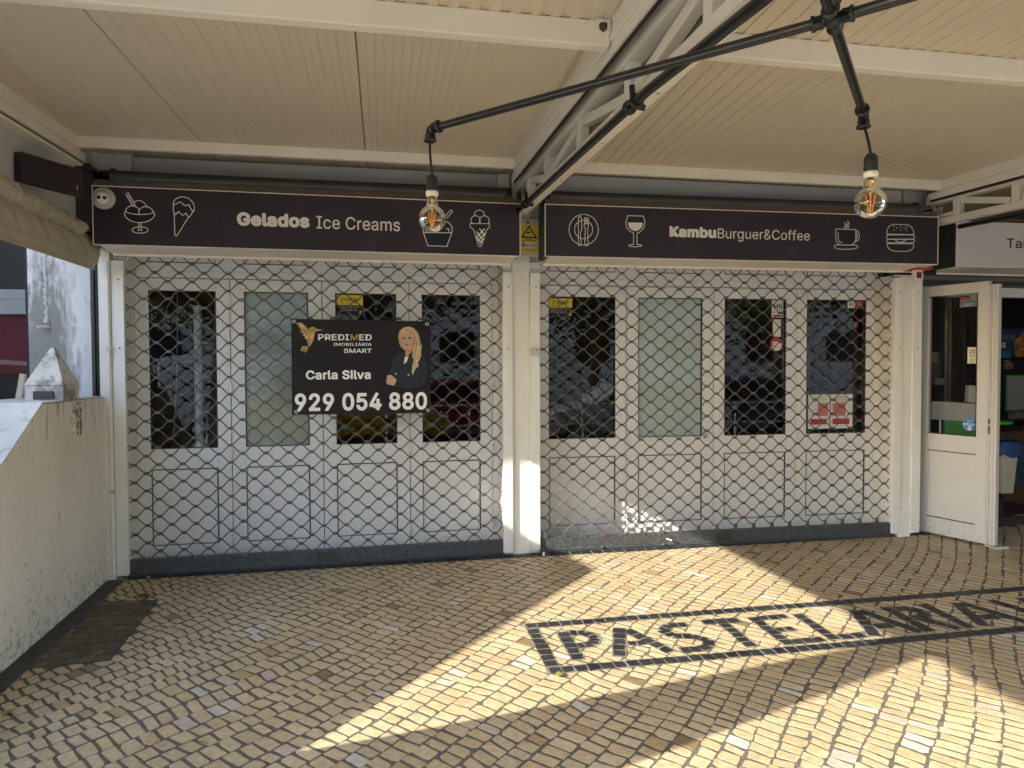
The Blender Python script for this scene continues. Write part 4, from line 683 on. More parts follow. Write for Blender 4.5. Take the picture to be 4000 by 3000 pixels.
hx = [p[0] for p in PORTRAIT['hand']]; hz = [p[1] for p in PORTRAIT['hand']]
for q in (.28, .52, .74): zz_ = min(hz)+(max(hz)-min(hz))*q; b.ribbon([(min(hx)+.004, zz_+.003), (min(hx)+.034, zz_-.004+.012*(q-.3))], .0022, y-.006, M_lip)
def brow(c): return [(c-.012, 0), (c, .004), (c+.013, 0)]
ba.part('portrait', b, label='printed portrait of a blonde woman in a navy blazer with folded arms')
for u, z in ((-1.712, 1.818), (-.741, 1.807), (-1.706, 1.152), (-.739, 1.149)):
    b = MB(); b.lathe([(.007, .0), (.007, .003), (.011, .0035), (.015, .001), (.0155, -.002)], (u, -.0305, z), M_chrome, 16, (0, -1, 0)); b.tube([(u, -.033, z), (u+R_.uniform(-.015, .015), -.02, z+.02), (u+R_.uniform(-.02, .02), -.004, z+.035)], .0022, M_gasket, 6); ba.part('eyelet', b)
# ------------------------------------------------------------------ stickers on the panes (stuck to their doors)
def security(t, u0, z1, y):
    b = MB(); u1 = u0+.198; zm = z1-.078; z0 = z1-.150
    b.poly([(u0, zm), (u1, zm), (u1, z1), (u0, z1)], y, M_yellow); b.poly([(u0, z0), (u1, z0), (u1, zm-.0002), (u0, zm-.0002)], y, M_gasket)
    text(b, 'STANLEY', u0+.03, u1-.03, z1-.046, z1-.022, y-.0005, M_txtd, .025); text(b, 'Security', u0+.03, u0+.10, z1-.067, z1-.052, y-.0005, M_txtd, .0)
    text(b, 'PROTEGIDO 24/7', u0+.035, u1-.03, zm-.022, zm-.008, y-.0005, M_gpaper, .01); text(b, '707 200 176', u0+.045, u1-.045, zm-.046, zm-.029, y-.0005, M_gpaper, .012)
    b.poly([(u1-.03, z0+.006), (u1-.008, z0+.006), (u1-.008, z0+.03), (u1-.03, z0+.03)], y-.0004, M_yellow); b.ribbon([(u1-.019+.006*math.cos(k*.7), z0+.018+.006*math.sin(k*.7)) for k in range(1, 8)], .0025, y-.0008, M_txtd)
    t.part('security_sticker', b, label='yellow and black security sticker')
security(GL[1][2], -1.419, 2.043, .2306); security(GR[1][0], .270, 2.043, .2306)
t = GR[1][2]; y = .2306
b = MB(); b.poly([(2.250, 1.897), (2.356, 1.897), (2.356, 2.052), (2.250, 2.052)], y, M_paper)
b.ribbon([(2.285, 2.035), (2.272, 2.035), (2.272, 1.958), (2.285, 1.958)], .004, y-.0004, M_mbblue); b.ribbon([(2.33, 2.035), (2.343, 2.035), (2.343, 1.958), (2.33, 1.958)], .004, y-.0004, M_mbblue)
text(b, 'MB', 2.266, 2.346, 1.976, 2.014, y-.0006, M_txtd, .018); text(b, 'MULTIBANCO', 2.258, 2.350, 1.936, 1.947, y-.0005, M_txtd, .008); b.poly([(2.262, 1.902), (2.348, 1.902), (2.348, 1.920), (2.262, 1.920)], y-.0004, M_red); t.part('payment_sticker', b, label='white payment sticker with blue corners and red strip')
b = MB(); b.poly([(2.261, 1.730), (2.338, 1.730), (2.338, 1.880), (2.261, 1.880)], y, M_paper); t.part('blank_sticker', b, label='blank white upright sticker')
b = MB(); cx_, cz_ = 2.295, 1.665; C_ = lambda r, n=28: [(cx_+r*math.cos(2*math.pi*i/n), cz_+r*math.sin(2*math.pi*i/n)) for i in range(n)]
b.poly(C_(.061), y, M_red); b.poly([(cx_+.058*math.cos(math.radians(q)), cz_+.058*math.sin(math.radians(q))) for q in range(205, 336, 10)], y-.0004, M_paper); b.poly([(cx_-.035, cz_-.022), (cx_+.048, cz_-.022), (cx_+.048, cz_+.022), (cx_-.035, cz_+.022)], y-.0006, M_paper); t.part('round_sticker', b, label='round red and white sticker')
t = GR[1][3]
b = MB(); b.poly([(2.973, 1.985), (3.12, 1.985), (3.12, 2.048), (2.973, 2.048)], y, M_red); b.poly([(2.973, 1.985), (3.03, 1.985), (3.045, 2.0), (3.048, 2.02), (3.04, 2.038), (3.028, 2.048), (2.973, 2.048)], y-.0004, M_paper); lines(b, 2.985, 3.03, 2.035, .012, 3, y-.0007, M_txtd); lines(b, 3.06, 3.11, 2.036, .014, 2, y-.0007, M_paper); t.part('corner_sticker', b, label='small red and white sticker')
for u0, u1 in ((2.603, 2.810), (2.818, 3.033)):
    b = MB(); b.poly([(u0, .917), (u1, .917), (u1, 1.221), (u0, 1.221)], y+.0006, M_paper); b.poly([(u0+.02, .955), (u1-.03, .955), (u1-.03, 1.005), (u0+.02, 1.005)], y+.0002, M_red); b.poly([(u0+.09 if u0 < 2.7 else u0+.02, 1.03), (u1-.015 if u0 < 2.7 else u1-.07, 1.03), (u1-.015 if u0 < 2.7 else u1-.07, 1.145), (u0+.09 if u0 < 2.7 else u0+.02, 1.145)], y+.0002, mat('pale red print', (.60, .18, .15), .5))
    lines(b, u0+.02, u1-.02, 1.205, .014, 4, y, M_txtg, .004); lines(b, u0+.02, u1-.05, 1.09, .015, 4, y-.0003, M_txtg, .004); t.part('paper_notice', b, label='red and white paper notice')
b = MB(); b.poly([(3.02, 1.80), (3.075, 1.80), (3.075, 1.865), (3.02, 1.865)], y, mat('dull crimson print', (.16, .02, .04), .5)); b.ribbon([(3.028, 1.832), (3.067, 1.832)], .004, y-.0004, M_gpaper); b.ribbon([(3.047, 1.812), (3.047, 1.853)], .004, y-.0005, M_gpaper); t.part('crimson_sticker', b, label='small crimson sticker')
b = MB(); b.tube([(1.633, .214, .865), (1.633, .200, .87), (1.633, .196, .90), (1.633, .204, .925)], .009, M_chrome, 10); GR[1][1].part('handle', b)
b = MB(); b.box(1.628-.014, 1.628+.014, .2165, .2195, .855, .94, M_gpaper); GR[1][1].part('lock_plate', b)
# ------------------------------------------------------------------ things on the pillars, signs and ceiling
def dome_camera():
    t = Thing('dome_camera', 'white twin lens dome security camera on the left end of the ice cream sign', 'security camera', (-2.878, -.301, 2.60), AL)
    b = MB(); b.lathe([(.070, -.004), (.072, .010), (.067, .020), (.056, .024), (.053, .020), (.046, .034), (.034, .048), (0, .054)], (-2.877, -.298, 2.600), mat('grey white plastic', (.50, .48, .43), .4), 28, (.05, -1, 0)); t.part('housing', b)
    b = MB(); c = Vector((-2.872, -.348, 2.592)); n = Vector((.25, -1, -.18)).normalized(); b.lathe([(0, .012), (.033, .012), (.037, .007), (.038, -.01)], c, M_paper, 24, n); t.part('faceplate', b)
    rx = n.cross(Vector((0, 0, 1))).normalized()
    for s in (-1, 1):
        b = MB(); b.lathe([(0, .0165), (.0095, .0160), (.0125, .0122)], c+rx*s*.0165+Vector((0, 0, .004)), M_gasket, 18, n); t.part('lens', b)
    b = MB(); b.lathe([(0, .0130), (.0025, .0128)], c+Vector((0, 0, -.019))-n*0, M_gasket, 10, n); t.part('sensor', b)
    b = MB(); b.tube([(-2.94, -.26, 2.67), (-2.965, -.27, 2.64), (-2.96, -.285, 2.60), (-2.93, -.295, 2.585)], .003, M_gasket, 6); t.part('cable', b)
dome_camera()
b = MB(); b.box(-2.868, -2.772, -.235, -.17, 2.728, 2.792, M_cer)
t = Thing('junction_box', 'cream twin outlet junction box on top of the ice cream sign', 'junction box', (-2.82, -.2, 2.728), AL); t.part('box', b, bev=.006)
for u in (-2.843, -2.803):
    b = MB(); b.lathe([(.010, .0025), (.013, .004), (.016, 0)], (u, -.2355, 2.764), M_cer, 16, (0, -1, 0)); t.part('outlet', b)
def cctv_sign():
    t = Thing('warning_sign', 'yellow video surveillance warning sign on a grey plate at the top of the centre pillar', 'warning sign', (.06, -.046, 2.346), AL)
    b = MB(); b.box(-.020, .133, -.056, -.0465, 2.335, 2.626, M_gpaper); t.part('back_plate', b, bev=.002)
    y = -.0566
    b = MB(); b.poly([(-.016, 2.362), (.121, 2.362), (.121, 2.581), (-.016, 2.581)], y, M_yellow); t.part('yellow_panel', b)
    b = MB(); b.ribbon([(-.006, 2.485), (.110, 2.482), (.052, 2.568)], .011, y-.0006, M_txtd, True); t.part('warning_triangle', b)
    b = MB(); b.poly([(.032, 2.510), (.066, 2.520), (.063, 2.532), (.029, 2.521)], y-.0006, M_txtd); b.ribbon([(.050, 2.525), (.052, 2.541), (.060, 2.541)], .003, y-.0007, M_txtd); t.part('camera_symbol', b)
    b = MB(); b.poly([(-.014, 2.400), (.110, 2.400), (.110, 2.447), (-.014, 2.447)], y-.0004, M_paper); b.poly([(-.010, 2.410), (.022, 2.410), (.022, 2.432), (.006, 2.444), (-.010, 2.432)], y-.0007, M_red); b.lathe([(.005, .0008), (.008, .0008)], (.006, y-.0007, 2.422), M_paper, 14, (0, -1, 0))
    text(b, 'BITVISÃO', .026, .104, 2.414, 2.434, y-.0008, M_txtd, .014); lines(b, -.01, .108, 2.472, .010, 2, y-.0006, M_txtd, .005); lines(b, -.01, .108, 2.393, .009, 2, y-.0006, M_txtg, .004); t.part('lettering', b)
    b = MB(); b.lathe([(.004, .003), (.010, .003), (.012, 0)], (.040, -.0565, 2.600), M_dark, 14, (0, -1, 0)); t.part('screw', b)
cctv_sign()
t = Thing('key_switch', 'small brass coloured key switch box on the guide rail right of the centre pillar', 'key switch', (.09, -.075, 1.56), AR)
b = MB(); b.box(.052, .127, -.105, -.071, 1.560, 1.628, M_gpaper); t.part('housing', b, bev=.005)
b = MB(); b.lathe([(0, .004), (.008, .004), (.012, .002), (.014, 0)], (.092, -.105, 1.608), M_chrome, 16, (0, -1, 0)); b.box(.0905, .0935, -.1098, -.1085, 1.602, 1.614, M_gasket); t.part('keyhole', b)
t = Thing('call_box', 'small white box with a dark red window above the right end pillar', 'alarm box', (3.34, -.14, 2.18), AR)
b = MB(); b.box(3.302, 3.383, -.175, -.136, 2.182, 2.276, M_cer); t.part('housing', b, bev=.006)
b = MB(); b.box(3.320, 3.365, -.1775, -.17, 2.205, 2.255, mat('dark red window', (.12, .012, .012), .3)); t.part('red_window', b)
b = MB(); b.box(3.30, 3.45, -.20, -.06, 2.277, 2.289, M_red); Thing('red_strip', 'red strip tucked under the right end of the burger shop sign', 'strip', (3.37, -.1, 2.28), AR, mb=b)
# sprocket of the next shop's shutter
b = MB(); c = Vector((3.60, -.30, 2.775)); n = 26; pr = []
for i in range(n*2): r = .050 if i % 2 else .043; pr.append((c.x+r*math.cos(math.pi*i/n), c.z+r*math.sin(math.pi*i/n)))
b.prism(pr, -.31, -.29, M_black); t = Thing('shutter_sprocket', 'black toothed shutter sprocket beside the right truss', 'sprocket', tuple(c)); t.part('toothed_wheel', b)
b = MB(); b.tube([(3.60, -.30, 2.775), (7.2, -.30, 2.775)], .034, M_tube, 18); t.part('roller_tube', b)
b = MB(); b.box(3.45, 3.458, -.30, -.12, 2.73, 2.80, M_paper); b.box(3.52, 3.53, -.30, -.12, 2.73, 2.80, M_paper); t.part('bracket', b)
# black pipe clipped along each truss
def truss_pipe(p, label, clips):
    t = Thing('conduit_pipe', label, 'pipe', p[0], group='black conduits under the trusses')
    b = MB(); b.tube(p, .0195, M_black, 16); t.part('pipe', b)
    for k in clips:
        i = int(k); P0, P1 = Vector(p[i]), Vector(p[i+1]); d = P1-P0; c = P0.lerp(P1, k-i); b = MB(); b.lathe([(.0205, -.045), (.030, -.045), (.030, -.032), (.025, -.030), (.025, .030), (.030, .032), (.030, .045), (.0205, .045)], c, M_black, 16, d)
        b.tube([c+Vector((0, 0, .02)), c+Vector((-.005, 0, .075))], .012, M_black, 10); b.tube([c+Vector((.02, 0, -.005)), c+Vector((.05, 0, -.012))], .013, M_black, 10); t.part('pipe_clamp', b)
truss_pipe([(-.085, -.30, 2.632), (-.080, -.62, 2.62), (-.078, -2.82, 2.538), (-.055, -3.6, 2.487), (-.03, -5.6, 2.36)], 'black conduit pipe clamped under the centre truss', (.9, 1.93, 3.4))
truss_pipe([(3.50, -.5, 2.594), (3.50, -5.6, 2.42)], 'black conduit pipe under the right truss', (.2, .6))
# pipe light with two bulbs
J = Vector((-.030, -3.857, 2.31)); EL = Vector((-.901, -2.925, 2.315)); ER = Vector((.430, -3.365, 2.295)); AR_ = Vector((.40, -4.36, 2.31)); AB = Vector((-.36, -4.21, 2.325))
pl = Thing('pipe_light', 'black iron pipe chandelier with a cross joint under the canopy', 'pendant light', (J.x, J.y, cz(J.y)))
for a_ in (EL, ER, AR_, AB): b = MB(); b.tube([J, a_], .0128, M_black, 14); pl.part('pipe_arm', b)
b = MB(); b.tube([J, (J.x+.004, J.y+.01, cz(J.y))], .0128, M_black, 14); b.lathe([(.0, -.02), (.05, -.02), (.052, 0)], (J.x+.004, J.y+.01, cz(J.y)), M_black, 20); pl.part('drop_pipe', b)
def collar(b, c, d, k=1.): return b.lathe([(.0128*k, -.016), (.0195*k, -.014), (.0195*k, -.008), (.0165*k, -.006), (.0165*k, .010), (.0128*k, .013)], c, M_black, 16, d)
b = MB(); b.lathe([(0, -.021), (.011, -.019), (.019, -.010), (.021, 0), (.019, .010), (.011, .019), (0, .021)], J, M_black, 16)
for a_ in (EL, ER, AR_, AB): d = (a_-J).normalized(); collar(b, J+d*.032, -d)
collar(b, J+Vector((0, 0, .030)), (0, 0, -1)); pl.part('cross_joint', b)
def pendant(E_, cbot, slack, label):
    d = (E_-J).normalized(); b = MB()
    b.tube([E_-d*.022, E_-d*.004, E_+d*.008+Vector((0, 0, -.004)), E_+d*.013+Vector((0, 0, -.016)), E_+d*.013+Vector((0, 0, -.030))], .0165, M_black, 14); collar(b, E_-d*.016, d, 1.12); collar(b, E_+d*.013+Vector((0, 0, -.030)), (0, 0, 1), 1.12); pl.part('elbow', b)
    top = E_+d*.013+Vector((0, 0, -.035)); t = Thing('pendant_bulb', label, 'light bulb', tuple(cbot), group='amber globe bulbs hanging from the pipe light')
    c = Vector(cbot)
    b = MB(); s = c+Vector((0, 0, .150)); b.tube([top, top.lerp(s, .3)+Vector(slack), top.lerp(s, .7)+Vector(slack)*.6, s], .0042, M_gasket, 8); t.part('cord', b)
    b = MB(); b.lathe([(0, .150), (.012, .150), (.0165, .143), (.0195, .138), (.0205, .100), (.0198, .094)], c, M_gasket, 20); so_ = t.part('socket', b)
    b = MB(); b.lathe([(.0165, .096), (.0215, .094), (.0222, .084), (.0195, .076), (.0150, .076)], c, M_cer, 20); t.part('socket_ring', b)
    b = MB(); pr = [(.0165, .078), (.0175, .062), (.0205, .050)]; r = .0475
    for k in range(0, 15): q = math.radians(62-(62+90)*k/14); pr.append((max(.0, r*math.cos(q)), r*math.sin(q)))
    b.lathe(pr, c, M_bulb, 32); t.part('glass_globe', b)
    b = MB()
    for k, (x, w) in enumerate(((-.012, -.004), (-.004, -.001), (.004, .001), (.012, .004))):
        yy = .006*(-1)**k; b.tube([c+Vector((x, yy, .026)), c+Vector((w, yy*.5, -.028))], .0016, M_fil, 6)
    t.part('filament', b)
    b = MB(); b.tube([c+Vector((0, 0, .07)), c+Vector((0, 0, .024))], .0035, M_cer, 8); t.part('glass_stem', b)
pendant(EL, (-.905, -2.917, 2.005), (-.003, 0, 0), 'amber globe bulb hanging in front of the ice cream sign')
pendant(ER, (.405, -3.435, 1.993), (.003, 0, 0), 'amber globe bulb hanging above the burger and coffee sign')
for o in list(bpy.data.objects):
    pass
# ------------------------------------------------------------------ side opening on the left
t = Thing('side_wall', 'beige rendered low wall with grimy stains along the left side of the pavement', 'wall', (-3.15, -2.0, -.1))
b = MB(); b.prismx([(-.10, -.2), (-.10, 1.281), (-.99, 1.283), (-2.25, .46), (-6.2, .46), (-6.2, -.4)], -3.40, -2.98, M_beige); t.part('wall', b, bev=.006)
b = MB(); b.prismx([(-.12, 1.283), (-.985, 1.285), (-2.25, .462), (-6.2, .462), (-6.2, .466), (-2.252, .468), (-.988, 1.292), (-.12, 1.290)], -3.42, -2.982, mat('mouldy coping', (.56, .56, .56), .8, var=.1, vs=5, dirt=[((.20, .20, .20), .40, 7, (1, 1, 1))], bump=.3)); t.part('coping', b)
def finial():
    t = Thing('stone_finial', 'weathered white pyramid finial standing on the low side wall', 'finial', (-3.12, -.625, 1.29)); x0, x1, y0, y1, z0 = -3.185, -2.972, -.745, -.522, 1.287
    M_fin = mat('weathered finial', (.58, .56, .52), .85, var=.12, bump=.5, dirt=[((.24, .235, .23), .46, 10, (1, 1, .8)), ((.12, .11, .10), .34, 22, (1, 1, 1))])
    b = MB(); b.box(x0, x1, y0, y1, z0, z0+.095, M_fin); t.part('base', b, bev=.006)
    b = MB(); z1 = z0+.0955; a_ = (-3.09, -.585, 1.625); p = [(x0-.004, y0-.004, z1), (x1+.004, y0-.004, z1), (x1+.004, y1+.004, z1), (x0-.004, y1+.004, z1)]; q = [((x-a_[0])*.10+a_[0], (y-a_[1])*.10+a_[1], 1.612) for x, y, _ in p]
    b.add(p+q, [(3, 2, 1, 0), (4, 5, 6, 7), (0, 1, 5, 4), (1, 2, 6, 5), (2, 3, 7, 6), (3, 0, 4, 7)], M_fin); t.part('pyramid', b, bev=.004)
    b = MB(); b.box(x0+.05, x1-.05, y0-.012, y0+.004, z0+.012, z0+.062, M_dark); t.part('slot', b, bev=.004)
    t = Thing('carved_bracket', 'carved stone bracket hanging on the side wall under the finial', 'bracket', (-2.97, -.58, 1.2))
    b = MB(); b.prismx([(-.640, 1.285), (-.528, 1.285), (-.528, 1.10), (-.552, 1.05), (-.616, 1.05), (-.640, 1.10)], -2.982, -2.955, M_beige); t.part('block', b, bev=.005)
    b = MB()
    for z, k in ((1.262, .03), (1.225, -.02), (1.188, .022), (1.15, -.022), (1.118, .022), (1.085, -.02)):
        for s in (-1, 1): b.add([(-2.9535, -.584+s*.008, z-.014), (-2.9535, -.584+s*.030, z-.014+k*.5), (-2.9535, -.584+s*.024, z+.010+k*.3), (-2.9535, -.584+s*.012, z+.012)], [(0, 1, 2, 3)] if s > 0 else [(3, 2, 1, 0)], M_dark)
    t.part('carving', b)
finial()
t = Thing('white_wall', 'stained white rendered wall end behind the finial', 'wall', (-3.3, .1, 0))
b = MB(); b.box(-3.515, -3.06, .05, .45, -.2, 3.2, M_stain); t.part('wall', b, bev=.008)
b = MB(); rr = random.Random(5); zs_ = [2.45-.018*i for i in range(37)]; b.tube([(-3.398+rr.uniform(-.006, .006), .050, z) for z in zs_], [rr.uniform(.006, .017) for z in zs_], mat('crusted plaster', (.62, .61, .60), .9, bump=.8, bs=40), 10); t.part('plaster_ridge', b)
b = MB(); b.tube([(-3.385, .05, 1.775), (-3.405, .0, 1.77), (-3.42, -.03, 1.768)], [.013, .013, .012], M_cer, 10); t.part('drain_spout', b)
def side_window():
    t = Thing('side_window', 'dark framed window with a red awning mirrored in it beside the stained white wall', 'window', (-4.0, .3, 1.2)); y = .30
    b = MB(); b.box(-3.62, -3.535, y-.05, y+.03, .6, 3.2, mat('dark blue frame', (.018, .022, .035), .35)); b.box(-5.4, -3.622, y-.05, y+.03, 1.0, 1.22, MATS['dark blue frame']); t.part('frame', b, bev=.004)
    b = MB(); b.box(-5.4, -3.622, y-.03, y+.03, 1.875, 1.985, mat('pale grey rail', (.30, .30, .34), .5)); b.box(-5.4, -3.622, y-.033, y+.03, 1.985, 2.055, MATS['pale grey rail']); t.part('rail', b, bev=.003)
    b = MB(); b.box(-5.4, -3.622, y+.02, y+.03, 1.44, 1.872, mat('dark red blind', (.085, .004, .010), .6)); b.add([(-5.4, y+.018, 1.62), (-3.622, y+.018, 1.50), (-3.622, y+.018, 1.53), (-5.4, y+.018, 1.68)], [(0, 1, 2, 3)], mat('pale stripe', (.20, .15, .15), .6)); t.part('reflection', b)  # red panel and stripe painted as an awning reflected in the window
    b = MB(); b.box(-5.4, -3.622, y+.035, y+.05, 1.22, 3.2, M_gasket); b.tube([(-3.70, y+.0, 1.22), (-3.66, y+.0, 1.44)], .03, M_cer, 10); t.part('backing', b)
    b = MB(); b.add([(-5.4, y-.01, 2.056), (-3.622, y-.01, 2.056), (-3.622, y-.01, 3.2), (-5.4, y-.01, 3.2)], [(0, 1, 2, 3)], M_glass); t.part('pane', b)
side_window()
# panels above the side opening
t = Thing('side_panel', 'pale sheet panels above the side opening under the canopy edge', 'panel', (-3.05, -1, 2.4))
b = MB(); b.box(-3.075, -3.06, -5.7, -1.52, 2.30, 2.95, M_fascia); b.box(-3.075, -3.058, -1.51, -.031, 2.30, 2.99, M_fascia); b.box(-3.074, -3.045, -1.515, -1.26, 2.30, 2.82, M_white); t.part('sheet', b, bev=.003)
# dark box speaker by the corner
t = Thing('dark_sign_box', 'slim dark box sign mounted at an angle in the left corner under the roof', 'box sign', (-2.92, -.94, 2.5))
a_ = Vector((-3.01, -1.10)); c_ = Vector((-2.835, -.76)); d = (c_-a_).normalized(); n = Vector((-d.y, d.x)); b = MB()
v = [(p.x, p.y, z) for z in (2.515, 2.665) for p in (a_, c_, c_+n*.06, a_+n*.06)]
b.add(v, [(3, 2, 1, 0), (4, 5, 6, 7), (0, 1, 5, 4), (1, 2, 6, 5), (2, 3, 7, 6), (3, 0, 4, 7)], M_sign); t.part('box', b, bev=.004)
b = MB(); v = [(p.x, p.y, z) for z in (2.6655, 2.672) for p in (a_-n*.004, c_-n*.004, c_+n*.06, a_+n*.06)]; b.add(v, [(3, 2, 1, 0), (4, 5, 6, 7), (0, 1, 5, 4), (1, 2, 6, 5), (2, 3, 7, 6), (3, 0, 4, 7)], M_brown); t.part('top_edge', b)
b = MB(); p = a_.lerp(c_, .9)-n*.001; b.box(p.x-.001, p.x+.001, p.y-.002, p.y, 2.545, 2.575, M_print); t.part('tick_mark', b)
# rolled canvas awning
def awning():
    t = Thing('rolled_awning', 'rolled beige canvas side curtain hanging over the low side wall', 'awning', (-2.95, -1.5, 2.3)); b = MB(); n = 30; L = 300; v = []; f = []
    rr = random.Random(3)
    for i in range(L+1):
        s = i/L; y = -.42-5.0*s; r0 = .031+.016*min(1, (s*5.2)/1.1); zc = 2.388+.026*min(1, s*5.2/1.1)-.02*math.sin(s*9)*0
        for k in range(n):
            q = 2*math.pi*k/n
            tw = abs(math.sin(q*1.0+y*19+.7*math.sin(y*29)))*.0105+abs(math.sin(q*1.5-y*25+.5*math.sin(y*31)))*.0095+math.sin(q*4-y*61+1)*.0012
            r = r0+tw; v.append((-2.985+r*math.cos(q), y, zc+r*math.sin(q)))
    for i in range(L): f += [(i*n+k, i*n+(k+1) % n, (i+1)*n+(k+1) % n, (i+1)*n+k)[::-1] for k in range(n)]
    b.add(v, f, M_canvas, False); b.add(v[:n][::-1], [tuple(range(n))], M_canvas); t.part('roll', b)
    b = MB(); v = []; f = []; H = 16
    for i in range(L+1):
        s = i/L; y = -.16-5.3*s; top = 2.375+.02*min(1, s*4.7)
        for k in range(H+1):
            q = k/H; z = top+(2.150-top)*q
            w = (abs(math.sin((y-q*.30)*16+.9*math.sin(y*5)))**.7-.6)*.016*math.sin(math.pi*min(1, q*1.3))+abs(math.sin((y-q*.36)*29+.5))*.005*(1-q*.6)
            w *= min(1, (s*5.3)/.25); x = -3.005+.045*math.sin(math.pi*min(1, q*1.15))*.8+w+(.012 if .70 < q < .80 else 0)
            v.append((x, y, z))
    for i in range(L): f += [(i*(H+1)+k, i*(H+1)+k+1, (i+1)*(H+1)+k+1, (i+1)*(H+1)+k) for k in range(H)]
    b.add(v, f, M_canvas, True); o = t.part('hanging_flap', b); so_ = o.modifiers.new('thick', 'SOLIDIFY'); so_.thickness = .003
awning()
# unseen blockers added outside on the left, cut to shape the sun patches
t = Thing('sun_blocker', 'unseen grey panel added outside the side opening to shape the sun patches', 'wall', (-4.2, -2, 0))
b = MB(); b.prismx([(.90, -.3), (.90, 5.2), (-1.62, 5.2), (-1.45, 2.95), (-1.30, 2.61), (-1.12, 2.25), (-1.36, 2.09), (-1.93, 2.15), (-3.25, 1.26), (-4.9, .2), (-4.9, -.3)], -4.22, -4.2, M_fascia); t.part('wall', b)
b = MB(); b.prismx([(-3.40, 2.30), (-3.40, 2.05), (-3.01, .83), (-2.86, .43), (-3.60, .43), (-3.67, 1.22), (-3.63, 2.30)], -3.03, -2.975, M_white)
Thing('sun_strip_blocker', 'unseen tapered white strip added on the low wall to split the sun patches', 'post', (-3.0, -3.4, .46), mb=b)  # added out of view to cast the dark strip between the sun patches
